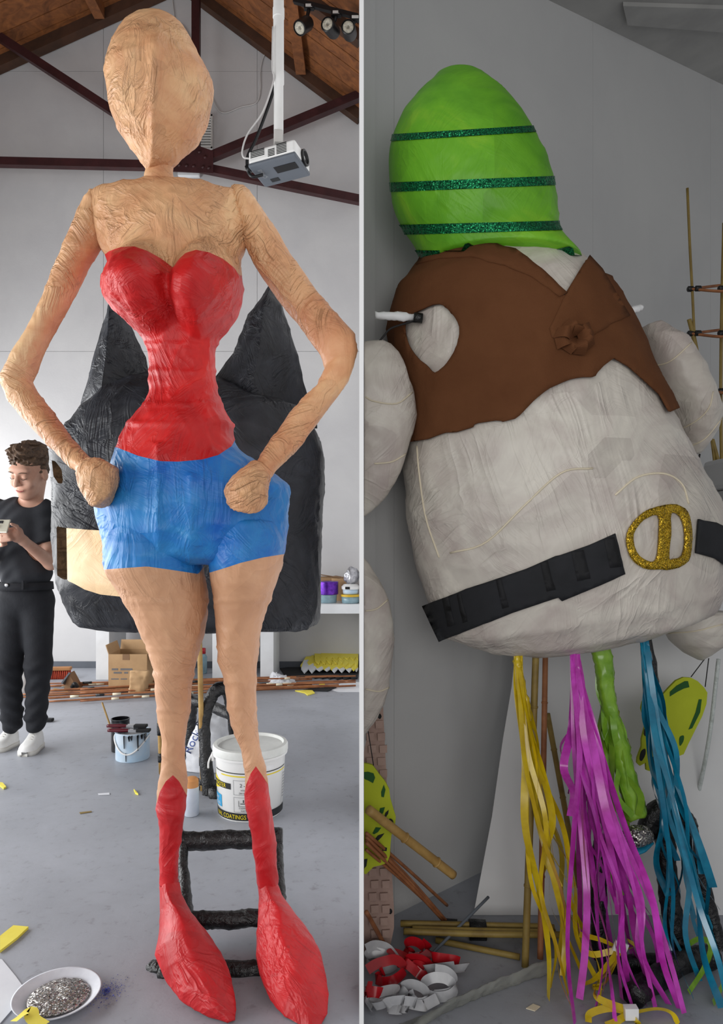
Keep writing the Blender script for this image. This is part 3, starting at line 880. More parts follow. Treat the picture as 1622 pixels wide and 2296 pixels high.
for (bx_, by_) in ((315, 662), (464, 662)):
    up_ = q[:, 1] < by_
    rr = ((q[:, 0] - bx_) / 79.0) ** 2 + ((q[:, 1] - by_) / np.where(up_, 125.0, 92.0)) ** 2
    k_ = np.sqrt(np.clip(1 - rr, 0, 1)); k_ = np.where(up_, k_ * (1 - .55 * np.clip((by_ - q[:, 1]) / 120.0, 0, 1) ** 1.5), k_)
    dep = np.maximum(dep, .165 * k_)
v[:, 1] -= np.where(fr, dep, 0)
for _ in range(3):                           # ease the bumps into the chest
    A = v[:-2].reshape(-1, 200, 3); B = A.copy(); B[1:-1] = (A[:-2] + 2 * A[1:-1] + A[2:]) / 4; B = (np.roll(B, 1, 1) + 2 * B + np.roll(B, -1, 1)) / 4
    v[:-2] = B.reshape(-1, 3)
def hoops(v, f, ys, amp):                   # cane hoops pushing the paper out
    n = vnormals(v, f); y = proj(v)[:, 1]; wob = (vnoise(v * 9, 4) - .5) * 10
    d = sum(np.exp(-((y + wob - y0) / 5.0) ** 2) for y0 in ys)
    return v + n * (d * amp)[:, None]
q = proj(v); fr = v[:, 1] < FD
v[:, 1] -= np.where(fr & (q[:, 1] > 990), .016 * np.exp(-(np.abs(q[:, 0] - 356 + (vnoise(v * 8, 6) - .5) * 8) / 9.0)), 0)
v[:, 1] -= np.where(fr & (q[:, 1] > 1060), .012 * np.exp(-(np.abs(q[:, 0] - 430) / 9.0)), 0)
v = hoops(v, f, (772, 832, 905, 950), .0035)
tv = crumple((v, f), .009, 13, 21)
neckline = [(100, 600), (225, 578), (245, 563), (270, 554), (300, 552), (330, 562), (362, 580), (388, 600), (400, 582), (416, 567), (440, 560), (470, 566), (500, 580), (525, 600), (538, 618), (700, 612)]
hemline = [(720, 930), (532, 955), (528, 985), (520, 1000), (490, 1020), (455, 1030), (400, 1035), (360, 1034), (310, 1022), (262, 1003), (100, 990)]
bod = neckline + hemline
ch = carve(tv, neckline + [(900, 300), (-100, 300)], True)
mesh('chest', ch, SK, fig)
rest = carve(tv, neckline + [(900, 300), (-100, 300)], False)
top = mesh('bodice', carve(rest, hemline + [(-100, 2000), (900, 2000)], False), RD, fig, label='red papered strapless bodice')
low = carve(rest, hemline + [(-100, 2000), (900, 2000)], True)

# hips get flat facets pulled over the cane ribs
LEGL = hrows([(1170, 240, 430, 0, .14), (1215, 230, 448, 0, .16), (1240, 231, 452, 0, .163), (1275, 234, 456, 0, .158), (1300, 250, 461, 0, .148), (1325, 265, 465, 0, .135), (1380, 300, 465, 0, .115), (1420, 317, 458, 0, .10), (1460, 334, 447, 0, .085), (1500, 345, 437, 0, .07), (1512, 344, 437, 0, .07),
              (1530, 348, 432, 0, .065), (1575, 351, 429, 0, .06), (1605, 353, 424, 0, .055), (1655, 361, 418, 0, .045), (1700, 363, 415, 0, .043), (1740, 357, 420, 0, .045), (1775, 352, 421, 0, .048), (1810, 350, 418, 0, .048), (1832, 355, 414, 0, .045),
              (1870, 356, 410, 0, .042), (1920, 356, 403, 0, .036), (1980, 358, 402, 0, .034)], FD - .02, .9)
LEGR = hrows([(1170, 474, 630, 0, .14), (1215, 468, 638, 0, .16), (1240, 467, 638, 0, .163), (1262, 468, 634, 0, .158), (1300, 472, 622, 0, .14), (1350, 480, 603, 0, .11), (1400, 485, 588, 0, .095), (1450, 488, 580, 0, .085), (1480, 489, 577, 0, .08), (1500, 497, 575, 0, .07), (1535, 505, 574, 0, .065),
              (1590, 510, 575, 0, .06), (1632, 522, 577, 0, .052), (1680, 540, 585, 0, .042), (1720, 549, 599, 0, .042), (1755, 548, 602, 0, .045), (1800, 548, 607, 0, .048), (1840, 558, 612, 0, .045), (1880, 565, 617, 0, .042), (1940, 575, 620, 0, .036), (1985, 578, 624, 0, .034)], FD - .02, .9)
FOOTL = [(358, 1985, 402, 1978, 2.18, .034), (358, 2012, 408, 2005, 2.16, .042), (359, 2050, 428, 2046, 2.12, .055), (355, 2095, 468, 2092, 2.06, .07), (347, 2142, 496, 2135, 2.0, .075), (366, 2188, 515, 2176, 1.95, .065), (402, 2240, 527, 2226, 1.885, .045), (455, 2275, 530, 2262, 1.845, .03), (508, 2296, 528, 2288, 1.825, .012)]
FOOTR = [(578, 1990, 624, 1984, 2.18, .034), (580, 2012, 632, 2006, 2.16, .042), (579, 2050, 660, 2048, 2.12, .055), (575, 2092, 690, 2086, 2.06, .07), (573, 2145, 713, 2122, 2.0, .075), (583, 2184, 729, 2170, 1.95, .07), (606, 2242, 739, 2230, 1.885, .05), (640, 2282, 734, 2272, 1.84, .03), (682, 2312, 716, 2308, 1.80, .012)]
hemL = [(100, 1276), (232, 1277), (330, 1270), (400, 1280), (445, 1287), (459, 1268), (459, 1100), (100, 1100)]
hemR = [(461, 1100), (461, 1272), (470, 1284), (500, 1275), (540, 1262), (590, 1250), (640, 1242), (800, 1240), (800, 1100)]
btL = [(200, 1800), (352, 1800), (358, 1776), (372, 1752), (388, 1738), (402, 1752), (418, 1782), (425, 1790), (500, 1790), (500, 2400), (200, 2400)]
btR = [(470, 1790), (546, 1790), (552, 1760), (562, 1735), (574, 1718), (588, 1738), (601, 1758), (606, 1790), (700, 1790), (700, 2400), (470, 2400)]
sh_parts = [low]
for key, hem, bt, foot, sd in ((LEGL, hemL, btL, FOOTL, 31), (LEGR, hemR, btR, FOOTR, 47)):
    lg = loft(key, 88, .006); lg = (hoops(lg[0], lg[1], (1350, 1458, 1512, 1592) if sd == 31 else (1345, 1450, 1530, 1588), .0025), lg[1])
    lg = crumple(lg, .006, 16, sd)
    sh_parts.append(carve(lg, hem, True))
    leg = carve(lg, hem, False); up = carve(leg, bt, False); bo = carve(leg, bt, True)
    mesh('leg', up, LG, fig)
    ft = loft(foot, 64, .006, 1.5)
    fv, ff = crumple(ft, .004, 14, sd + 3); fv[:, 2] = np.maximum(fv[:, 2], .003)
    mesh('boot', join(bo, (fv, ff)), BT, fig, label='dark red papered boot')
mesh('shorts', join(*sh_parts), BL, fig, label='bright blue papered shorts')

ARML = [(212, 430, 238, 438, 2.2, .03), (196, 436, 246, 450, 2.2, .05), (186, 450, 246, 462, 2.2, .055), (160, 500, 238, 545, 2.2, .06), (131, 575, 206, 588, 2.2, .058), (95, 665, 166, 664, 2.2, .052), (54, 745, 120, 752, 2.2, .048), (20, 797, 92, 806, 2.2, .05), (-6, 850, 74, 856, 2.2, .052), (18, 903, 86, 876, 2.19, .048), (60, 947, 124, 926, 2.16, .045), (110, 1004, 156, 972, 2.12, .04), (163, 1052, 188, 1012, 2.08, .035), (186, 1064, 212, 1036, 2.06, .032)]
HANDL = [(180, 1058, 214, 1032, 2.05, .035), (178, 1082, 246, 1036, 2.03, .055), (183, 1108, 264, 1050, 2.02, .062), (200, 1128, 266, 1090, 2.02, .058), (214, 1136, 256, 1118, 2.03, .04), (226, 1138, 246, 1128, 2.03, .015)]
ARMR = [(515, 440, 532, 416, 2.2, .03), (520, 462, 550, 418, 2.2, .05), (526, 480, 562, 430, 2.2, .057), (546, 545, 606, 494, 2.2, .06), (576, 602, 650, 568, 2.2, .056), (626, 676, 700, 638, 2.2, .052), (680, 740, 752, 700, 2.2, .048), (722, 798, 798, 750, 2.2, .05), (730, 826, 804, 786, 2.2, .05), (708, 872, 784, 848, 2.19, .046), (656, 926, 734, 916, 2.16, .044), (612, 986, 682, 986, 2.12, .04), (578, 1032, 624, 1048, 2.07, .036), (566, 1044, 604, 1074, 2.05, .034)]
HANDR = [(560, 1038, 608, 1072, 2.05, .035), (530, 1062, 604, 1098, 2.02, .055), (506, 1098, 602, 1126, 2.0, .062), (512, 1128, 590, 1142, 2.0, .055), (532, 1144, 572, 1149, 2.01, .03), (545, 1150, 562, 1151, 2.01, .01)]
for a, hh, sd in ((ARML, HANDL, 61), (ARMR, HANDR, 71)):
    arm = mesh('arm', cutx(crumple(loft(a, 56, .006), .005, 20, sd), -.0075, False), SK, fig)
    mesh('fist', crumple(loft(hh, 48, .005, smooth=True), .007, 26, sd + 2), SK, arm)
# the blue shorts' seam ridge and the stand the figure is strapped to
st = [P(410, 1880, 2.40), P(412, 1960, 2.30), P(420, 2060, 2.17), P(424, 2178, 2.04)]
st2 = [P(620, 1880, 2.40), P(626, 1960, 2.30), P(632, 2060, 2.17), P(634, 2170, 2.04)]
TPE = MAT['black_tape']
stand = mesh('stand_frame', crumple(join(tube([P(398, 1888, 2.40), P(632, 1878, 2.40)], .030, 14, 40), tube([P(424, 2066, 2.17), P(632, 2056, 2.17)], .026, 14, 40), tube([P(360, 2182, 2.03), P(634, 2172, 2.04)], .025, 14, 50),
     tube(st, [.018, .016, .02, .024], 12, 40), tube(st2, [.018, .016, .02, .024], 12, 40), tube([P(398, 1888, 2.4), P(392, 1700, 2.42), P(392, 1500, 2.3)], .018, 10, 40), tube([P(600, 1880, 2.4), P(568, 1700, 2.36), P(540, 1500, 2.3)], .018, 10, 40)), .006, 40, 91), TPE, fig, label='black taped tubular stand frame')
mesh('stand_foot', crumple(loft([(326, 2170, 330, 2176, 2.06, .01), (335, 2156, 345, 2178, 2.06, .022), (365, 2152, 365, 2184, 2.05, .028)], 20, .004, smooth=True), .005, 40, 95), TPE, fig)
# ------------------------------------------------------------------ big black papered lantern with two peaks, behind the tall figure
BD = 3.75
blk = thing('black_lantern', 'huge black papered lantern with two tall peaks and a cream panel', 'lantern', (P(420, 1300, BD)[0], BD, 0))
BK = MAT['black_paper']
bl = loft(hrows([(835, 370, 440, 0, .05), (850, 320, 500, 0, .2), (872, 268, 545, 0, .32), (900, 216, 605, 0, .4), (932, 182, 690, 0, .44), (975, 142, 716, 0, .46), (1022, 107, 729, 0, .47), (1060, 110, 729, 0, .47), (1100, 117, 727, 0, .47), (1180, 119, 722, 0, .46),
                (1260, 120, 719, 0, .45), (1300, 122, 719, 0, .45), (1340, 138, 717, 0, .43), (1384, 162, 716, 0, .4), (1396, 240, 710, 0, .36), (1402, 330, 690, 0, .3)], BD, .6), 140, .014, 3.2)
bl = crumple(bl, .016, 7, 5)
frontal = lambda c: c[1] < BD - .02
cream = [(149, 1184), (200, 1188), (262, 1191), (330, 1195), (345, 1340), (300, 1340), (262, 1337), (225, 1333), (190, 1322), (165, 1308), (151, 1302)]
hollow = [(127, 1180), (149, 1184), (151, 1302), (138, 1297), (128, 1290)]
slit = [(116, 1032), (124, 1034), (138, 1052), (142, 1082), (132, 1086), (120, 1068)]
bl_b = bvh_of(bl)
def seen(c):
    o_ = Vector((0, 0, CAMZ)); d_ = Vector(c) - o_; h_ = bl_b.ray_cast(o_, d_.normalized())
    return h_[0] is None or h_[3] > d_.length - .03
r1 = carve(bl, cream, False, frontal); body = r1
for pl in (hollow, slit): body = carve(body, pl, False, seen)
mesh('shell', body, BK, blk)
mesh('cream_panel', carve(bl, cream, True, frontal), MAT['cream_paper'], blk, label='cream papered panel')
def pocket(vf, depth):                      # a real opening: sides and back set into the lantern
    v, f = vf; n = unit([.62, .78, 0]); cnt = set()
    for q in f:
        for a, b in zip(q, q[1:] + q[:1]): cnt.add((a, b))
    m = len(v); v2 = np.vstack([v, v + n * depth]); f2 = [tuple(i + m for i in q) for q in f]
    for a, b in cnt:
        if (b, a) not in cnt: f2.append((a, b, b + m, a + m))
    return v2, f2
mesh('hollow_opening', pocket(carve(r1, hollow, True, seen), .16), MAT['rough_hollow'], blk, label='rough unpapered opening')
mesh('slit_opening', pocket(carve(r1, slit, True, seen), .14), MAT['rough_hollow'], blk)
for key, sd in (([(256, 640, 260, 640, BD - .05, .006), (238, 705, 284, 705, BD - .06, .10), (210, 800, 328, 800, BD - .06, .19), (184, 905, 342, 880, BD - .05, .25), (172, 975, 350, 930, BD, .28)], 3),
                ([(607, 636, 612, 636, BD - .05, .006), (570, 690, 636, 690, BD - .08, .10), (556, 705, 640, 705, BD - .08, .12), (522, 790, 668, 800, BD - .08, .2), (484, 842, 688, 880, BD - .05, .26), (470, 900, 712, 960, BD, .3)], 9)):
    mesh('peak', crumple(loft(key, 64, .012, 1.15), .010, 9, sd), BK, blk)
# its carrying stand on the floor behind the figure
SD = 3.5
mesh('stand_frame', crumple(join(
    tube([P(470, 1790, 3.42), P(462, 1700, 3.45), P(458, 1620, 3.48), P(470, 1570, 3.5), P(490, 1545, 3.52), P(512, 1552, 3.55), P(524, 1600, 3.58), P(532, 1690, 3.62), P(534, 1745, 3.64)], .031, 12, 70),
    tube([P(425, 1568, 3.97), P(480, 1586, 3.8), P(535, 1612, 3.6)], .027, 12, 30), tube([P(432, 1560, 3.99), P(428, 1630, 3.99), P(424, 1692, 3.99)], .028, 12, 40),
    tube([P(432, 1758, 3.5), P(480, 1762, 3.46)], .028, 12, 16), tube([P(425, 1565, 3.97), P(390, 1480, 3.85), P(390, 1390, 3.75)], .025, 10, 30), tube([P(512, 1552, 3.55), P(532, 1470, 3.6), P(532, 1390, 3.7)], .025, 10, 30)), .008, 30, 8), MAT['black_tape'], blk, label='black taped carrying frame')
for a, b in ((((447, 1400), 3.46), ((455, 1772), 3.46)), (((352, 1400), 3.7), ((362, 1735), 3.7))):
    pole = mesh('bamboo_pole', tube([P(*a[0], a[1]), P(*b[0], b[1])], .0125, 10, 10), MAT['bamboo'], blk)
    for t in ((.66, .70), (.80, .85), (.93, .965)) if a[0][0] > 400 else ((.66, .74), (.86, .92)):
        p0 = P(*a[0], a[1]) * (1 - t[0]) + P(*b[0], b[1]) * t[0]; p1 = P(*a[0], a[1]) * (1 - t[1]) + P(*b[0], b[1]) * t[1]
        mesh('tape_band', tube([p0, p1], .0155, 10, 4), MAT['black_tape'], pole)
mesh('caster_foot', lathe(P(484, 1782, 3.40), [(.02, -.03), (.042, -.02), (.045, .01), (.03, .03)], 18, rot('Y', 70)), MAT['black_tape'], blk)

# ------------------------------------------------------------------ person with a phone
MD = 4.13
Q = lambda x, y, d=0.0: P(x, y, MD + d)
man = thing('person', 'person in black T-shirt and black jeans looking down at a phone', 'person', (Q(60, 1690)[0], MD, 0))
HS = 1.17
HC = Q(66, 1058, -.05)                                    # head centre
HR = np.array(Matrix.Rotation(math.radians(-14), 3, 'Z') @ Matrix.Rotation(math.radians(22), 3, 'X') @ Matrix.Rotation(math.radians(6), 3, 'Y'))
hl = lambda x, y, z: HC + HS * (HR @ np.array([x, y, z]))        # head-local: -y is the face, z up
shL, shR = Q(-6, 1147, .03), Q(100, 1147, .03)
elR, wrR = Q(114, 1262, -.03), Q(52, 1212, -.24)
elL, wrL = Q(-48, 1262, -.03), Q(-12, 1222, -.25)
hipL, hipR = Q(32, 1350, .04), Q(84, 1350, .04)
knL, knR = Q(20, 1495, -.02), Q(87, 1492, -.02)
anL, anR = Q(27, 1622, .02), Q(80, 1622, .0)
phone_c = Q(0, 1180, -.34)
fing = []
for i, (dz, ln) in enumerate(((.012, .0), (-.008, .005), (-.027, .0), (-.043, -.012))):     # right hand cups the phone's edge
    k0 = Q(33, 1190, -.29) + [0, 0, dz]; k1 = Q(18, 1192, -.345) + [ln * -1, 0, dz]; k2 = Q(4, 1196, -.335) + [0, -.01, dz]
    fing.append((k0, k1, k2))
lf = []
for i, dz in enumerate((-.01, -.03, -.048, -.064)):
    lf.append((Q(-8, 1206, -.28) + [0, 0, dz + .02], Q(6, 1204, -.33) + [0, 0, dz + .02], Q(14, 1202, -.30) + [0, 0, dz + .02]))
def body_sdf(p):
    hp = (p - HC.astype(np.float32)) @ HR.astype(np.float32) / np.float32(HS)
    d = s_ell(hp, (0, .015, .03), (.076, .094, .098))                                  # cranium
    d = smin(d, s_ell(hp, (0, -.028, -.045), (.057, .060, .078)), .03)                  # face
    d = smin(d, s_ell(hp, (0, -.058, -.098), (.030, .026, .024)), .03)                  # chin
    d = smin(d, s_ell(hp, (0, -.075, .03), (.055, .02, .022)), .02)                     # brow
    for s in (-1, 1):
        d = smax(d, -s_ell(hp, (s * .031, -.098, .002), (.019, .014, .012)), .012)      # eye sockets
        d = smin(d, s_ell(hp, (s * .031, -.079, .0), (.014, .011, .010)), .004)         # lids
        d = smin(d, s_ell(hp, (s * .040, -.066, -.035), (.022, .020, .020)), .02)       # cheeks
        d = smin(d, s_ell(hp, (s * .076, .012, -.012), (.010, .020, .032)), .008)       # ears
    d = smin(d, s_cap(hp, (0, -.088, .012), (0, -.108, -.030), .008, .013), .010)       # nose
    for s in (-1, 1): d = smin(d, s_ell(hp, (s * .012, -.096, -.034), (.009, .010, .008)), .006)
    d = smin(d, s_ell(hp, (0, -.086, -.064), (.023, .009, .005)), .008)                 # lips
    d = smin(d, s_ell(hp, (0, -.084, -.073), (.019, .009, .005)), .006)
    d = d * HS
    d = smin(d, s_cap(p, hl(0, .03, -.06), Q(70, 1132, .04), .058, .060), .03)          # neck
    d = smin(d, s_cap(p, shL, shR, .05, .05), .04)
    d = smin(d, s_ell(p, Q(50, 1200, .03), (.145, .095, .20)), .06)
    d = smin(d, s_ell(p, Q(56, 1300, .03), (.125, .09, .16)), .06)
    d = smin(d, s_ell(p, Q(58, 1352, .04), (.13, .095, .10)), .05)
    for a, b, c in ((shR, elR, wrR), (shL, elL, wrL)):
        d = smin(d, s_cap(p, a, b, .047, .038), .03); d = smin(d, s_cap(p, b, c, .040, .026), .02)
    for a, b, c in ((hipL, knL, anL), (hipR, knR, anR)):
        d = smin(d, s_cap(p, a, b, .075, .052), .04); d = smin(d, s_cap(p, b, c, .052, .035), .03)
    # right hand
    d = smin(d, s_cap(p, wrR, Q(36, 1198, -.285), .026, .030), .015)
    d = smin(d, s_cap(p, Q(40, 1192, -.27), Q(36, 1206, -.28), .026, .024), .015)
    for k0, k1, k2 in fing:
        e = np.minimum(s_cap(p, k0, k1, .0098, .0090), s_cap(p, k1, k2, .0090, .0078)); d = smin(d, e, .006)
    e = np.minimum(s_cap(p, Q(42, 1192, -.28), Q(38, 1180, -.33), .0115, .010), s_cap(p, Q(38, 1180, -.33), Q(26, 1175, -.365), .010, .0085)); d = smin(d, e, .008)
    # left hand, mostly beyond the frame
    d = smin(d, s_cap(p, wrL, Q(-10, 1208, -.28), .026, .030), .015)
    for k0, k1, k2 in lf:
        e = np.minimum(s_cap(p, k0, k1, .0098, .0090), s_cap(p, k1, k2, .0090, .0078)); d = smin(d, e, .006)
    e = s_cap(p, Q(-14, 1200, -.28), Q(-12, 1178, -.365), .0115, .0085); d = smin(d, e, .008)
    return d
lo = [Q(-75, 0)[0], MD - .42, .03]; hi = [Q(145, 0)[0], MD + .22, 1.80]
body = mesh('body', nets(body_sdf, lo, hi, .006), MAT['skin'], man)

def shirt_sdf(p):
    d = s_ell(p, Q(50, 1200, .03), (.168, .118, .22))
    d = smin(d, s_ell(p, Q(57, 1285, .02), (.150, .112, .12)), .06)
    d = smin(d, s_cap(p, shL, shR, .066, .066), .05)
    for a, b in ((shR, elR), (shL, elL)):
        e = a + (b - a) * .62; d = smin(d, s_cap(p, a, e, .066, .070), .03)
        nrm = unit(b - a).astype(np.float32); d = np.maximum(d, np.where(np.linalg.norm(p - e.astype(np.float32), axis=-1) < .12, (p - e.astype(np.float32)) @ nrm, -1))
    wrinkle = .004 * np.sin(p[..., 0] * 60 + p[..., 2] * 26) * np.clip((1.25 - p[..., 2]) * 3, 0, 1) + .0035 * np.sin(p[..., 2] * 70 - p[..., 0] * 45 + 2 * np.sin(p[..., 0] * 20))
    d = d + wrinkle
    d = smax(d, -s_ell(p, Q(68, 1117, -.01), (.070, .085, .058)), .01)      # neck opening
    return np.maximum(d, Q(0, 1310)[2] - p[..., 2])
mesh('tshirt', nets(shirt_sdf, [lo[0], MD - .2, Q(0, 1320)[2]], [hi[0], MD + .24, 1.56], .007), MAT['tshirt'], man, label='plain black T-shirt')

def jeans_sdf(p):
    d = s_ell(p, Q(58, 1340, .04), (.150, .115, .13))
    for a, b, c, o in ((hipL, knL, anL, -1), (hipR, knR, anR, 1)):
        d = smin(d, s_cap(p, a, b, .094, .070), .03); d = smin(d, s_cap(p, b, c, .071, .056), .03)
        cu = c + np.array([0, 0, .035]); d = smin(d, s_ell(p, cu, (.062, .064, .018)), .012); d = smin(d, s_ell(p, cu + [0, 0, .045], (.064, .066, .016)), .012); d = smin(d, s_ell(p, b + [0, -.02, 0], (.074, .074, .03)), .02)
    d = d + .004 * np.sin(p[..., 2] * 75 + 3 * np.sin(p[..., 0] * 22)) * np.clip((.6 - p[..., 2]) * 4, .15, 1)
    d = np.maximum(d, p[..., 2] - Q(0, 1302)[2]); return np.maximum(d, .075 - p[..., 2])
jn = mesh('jeans', nets(jeans_sdf, [lo[0], MD - .2, .06], [hi[0], MD + .24, 1.0], .007), MAT['denim_black'], man, label='black jeans turned at the ankle')
bz = Q(57, 1322, .03)
a = np.linspace(0, 2 * PI, 60, endpoint=False)
mesh('waistband', (lambda: (lambda r: (np.vstack([np.stack([bz[0] + (.143 + e) * np.cos(a), bz[1] + (.108 + e) * np.sin(a), np.full(60, z)], 1) for z, e in ((bz[2] + .045, 0), (bz[2] + .045, .012), (bz[2] + .002, .016), (bz[2] + .002, 0))]), grid_faces(4, 60)))(0))(), MAT['denim_black'], jn)
mesh('button', lathe(Q(15, 1312, -.09), [(.011, -.004), (.011, .003), (.006, .005)], 14, rot('X', 90)), MAT['metal'], jn)
mesh('belt_loop', box(Q(51, 1312, -.10), (.012, .008, .05)), MAT['denim_black'], jn, smooth=False)

def hair_sdf(p):
    hp = (p - HC.astype(np.float32)) @ HR.astype(np.float32) / np.float32(HS)
    d = s_ell(hp, (0, .026, .048), (.086, .104, .098))
    d = smin(d, s_ell(hp, (.0, -.045, .115), (.06, .045, .030)), .03)
    cut = hp[..., 1] * .9 + .035 - np.clip((hp[..., 2] - .05) * 2.6, -0.02, 1.0)      # hairline: up over the forehead, back at the ears
    d = smax(d, -cut - .0, .012) if False else np.maximum(d, -(hp[..., 1] + .055 + np.clip((hp[..., 2] - .050) * 5.0, -.042, .2)))
    d = np.maximum(d, -(hp[..., 2] + .055))
    n = .006 * np.sin(hp[..., 0] * 120 + 5 * np.sin(hp[..., 2] * 50)) * np.sin(hp[..., 1] * 90 + 4 * np.sin(hp[..., 0] * 60)) + .004 * np.sin(hp[..., 2] * 210 + hp[..., 0] * 150)
    return d + n
mesh('hair', nets(hair_sdf, HC - .20, HC + .23, .005), MAT['hair'], man, label='short tousled brown hair')
for s in (-1, 1):
    mesh('eyebrow', tube([hl(s * .014, -.096, .021), hl(s * .032, -.097, .027), hl(s * .051, -.083, .021)], [.003, .0042, .002], 8, 10, flat=.6), MAT['hair'], man)
    mesh('eyelash', tube([hl(s * .017, -.090, -.006), hl(s * .031, -.0925, -.010), hl(s * .045, -.084, -.006)], [.0012, .002, .0012], 6, 10), MAT['lash'], man)
mesh('mouth', tube([hl(-.022, -.088, -.066), hl(-.008, -.096, -.069), hl(.008, -.096, -.069), hl(.022, -.088, -.066)], [.002, .0052, .0052, .002], 8, 14, flat=.8), MAT['lip'], man)
def shoe(heel, toe, mirror):
    hv = np.array(heel); tv_ = np.array(toe); d = unit((tv_ - hv) * [1, 1, 0]); s = np.array([-d[1], d[0], 0]); L = np.linalg.norm((tv_ - hv)[:2])
    prof = [(0, .028, .055), (.05, .037, .085), (.15, .040, .092), (.3, .040, .088), (.45, .042, .070), (.6, .047, .052), (.75, .050, .044), (.88, .044, .040), (.96, .030, .034), (1.0, .012, .026)]
    rows = []; sol = []
    for t, w2, hh in prof:
        c = hv + d * L * t; c[2] = 0
        aa = np.linspace(0, PI, 15)
        rows.append(np.array([c + s * w2 * math.copysign(abs(math.cos(x)) ** .7, math.cos(x)) + np.array([0, 0, .022 + (hh - .0) * math.sin(x) ** .75]) for x in aa]))
        sol.append(np.array([c + s * e * (w2 + .004) + np.array([0, 0, z]) for e, z in ((1, .0), (1, .026), (-1, .026), (-1, .0))]))
    v = np.vstack(rows); f = grid_faces(len(prof), 15, False)
    n = len(v); f += [tuple(range(14, -1, -1)), tuple(range(n - 15, n))]
    o = mesh('shoe', (v, f), MAT['shoe_white'], man, label='white leather trainer')
    v2, f2 = np.vstack(sol), grid_faces(len(prof), 4); f2 += [(0, 1, 2, 3), tuple(len(v2) - 1 - i for i in range(4))]
    mesh('sole', (v2, f2), MAT['sole_white'], o)
    for k in range(4):
        t = .38 + k * .075; c = hv + d * L * t; c[2] = .022 + np.interp(t, [q[0] for q in prof], [q[2] for q in prof]) + .001
        mesh('lace', tube([c + s * .022 + [0, 0, -.012], c + [0, 0, .002], c - s * .022 + [0, 0, -.012]], .0035, 6, 9), MAT['sole_white'], o)
shoe(Q(86, 0, .06) * [1, 1, 0], P(70, 1692, 4.03) * [1, 1, 0] + [-.02, -.04, 0], 1)
shoe(Q(33, 0, .10) * [1, 1, 0], P(-6, 1682, 4.06) * [1, 1, 0] + [-.02, 0, 0], -1)
ph = thing('mobile_phone', 'pale gold mobile phone held by the person in black', 'phone', phone_c)
RP = rot('Z', -8) @ rot('X', -25)
pb = mesh('case', box(phone_c, (.100, .009, .150) if False else (.105, .009, .078), RP, .004), MAT['phone_gold'], ph, smooth=False)
mesh('camera_bump', box(phone_c + RP @ np.array([-.0, -.006, .022]), (.03, .004, .016), RP, .0015), MAT['plastic_black'], ph, smooth=False)

# ------------------------------------------------------------------ bench along the back wall and what stands on it
BF = 6.08; bz0, bz1 = P(0, 1376, BF)[2], P(0, 1355, BF)[2]
xl = P(206, 0, BF)[0]
bn = thing('workbench', 'long white workbench with slab legs against the gable wall', 'bench', ((xl - .02) / 2, (BF + WY) / 2, 0))
mesh('worktop', box(((xl - .012) / 2, (BF + WY - .02) / 2, (bz0 + bz1) / 2), (-xl - .012, WY - BF - .03, bz1 - bz0)), MAT['white_gloss'], bn, smooth=False)
for px in (228, 490, 598):
    X = P(px, 0, BF)[0]; mesh('leg', box((X, BF + .24, bz0 / 2), (.112, .44, bz0)), MAT['white_gloss'], bn, smooth=False)
def on_bench(px, D): return np.array([P(px, 0, D)[0], D, bz1])
c = on_bench(736, 6.24)
tb = thing('clear_tub', 'clear plastic tub beneath the purple foil roll on the bench', 'tub', c)
mesh('tub', lathe(c, [(.07, .001), (.074, .005), (.078, .065), (.08, .07), (.07, .068)], 28), MAT['tub_clear'], tb)
rl = thing('foil_roll', 'shiny purple foil ribbon roll on a clear tub', 'roll', c + [0, 0, .071])
mesh('foil', lathe(c + [.0, 0, .072], [(.085, 0), (.09, .004), (.09, .11), (.085, .114), (.03, .114), (.028, .02)], 44), MAT['purple_foil'], rl, sharp=40)
for (px, D, w_, h_, ang, lb) in ((742, 6.48, .2, .21, 8, 'small cardboard box behind the purple foil roll'), (768, 6.45, .17, .2, -14, 'small cardboard box behind the yellow lidded tub')):
    c = on_bench(px, D); b_ = thing('small_box', lb, 'box', c)
    mesh('carton', box(c + [0, 0, h_ / 2 + .001], (w_, .12, h_), rot('Z', ang)), MAT['cardboard'], b_, smooth=False)
    mesh('flap', box(c + [0, -.02, h_ + .006], (w_ * .9, .1, .006), rot('Z', ang) @ rot('Y', 9)), MAT['cardboard_dark'], b_, smooth=False)
c = on_bench(790, 6.2); c[0] = min(c[0], -.095)
y1_ = thing('lidded_tub', 'tub with yellow lid on the bench beside the partition', 'tub', c)
mesh('tub', lathe(c, [(.07, .001), (.076, .005), (.08, .06)], 28), MAT['tub_clear'], y1_); mesh('lid', lathe(c, [(.084, .058), (.085, .075), (.06, .078)], 28), MAT['tub_lid'], y1_, sharp=40)
y2_ = thing('white_tub', 'white lidded container stacked on the yellow lidded tub', 'tub', c + [0, 0, .078])
mesh('tub', lathe(c + [0, 0, .078], [(.06, .001), (.066, .005), (.07, .045)], 28), MAT['can_blue'], y2_); mesh('lid', lathe(c + [0, 0, .078], [(.078, .043), (.08, .065), (.06, .085), (.02, .09)], 28), MAT['plastic_white'], y2_, sharp=40); mesh('label_patch', box(c + [-.025, -.076, .135], (.04, .008, .022)), MAT['plastic_black'], y2_, smooth=False)
vv, ff = lathe(c + [.0, .02, .168], [(.03, .0), (.06, .03), (.062, .08), (.04, .12), (.02, .14)], 40)
tag(mesh('foil_bag', crumple((vv, ff), .03, 30, 3), MAT['foil_silver'], base=c + [0, 0, .168]), 'crumpled silver foil bag on top of the stacked tubs', 'bag')

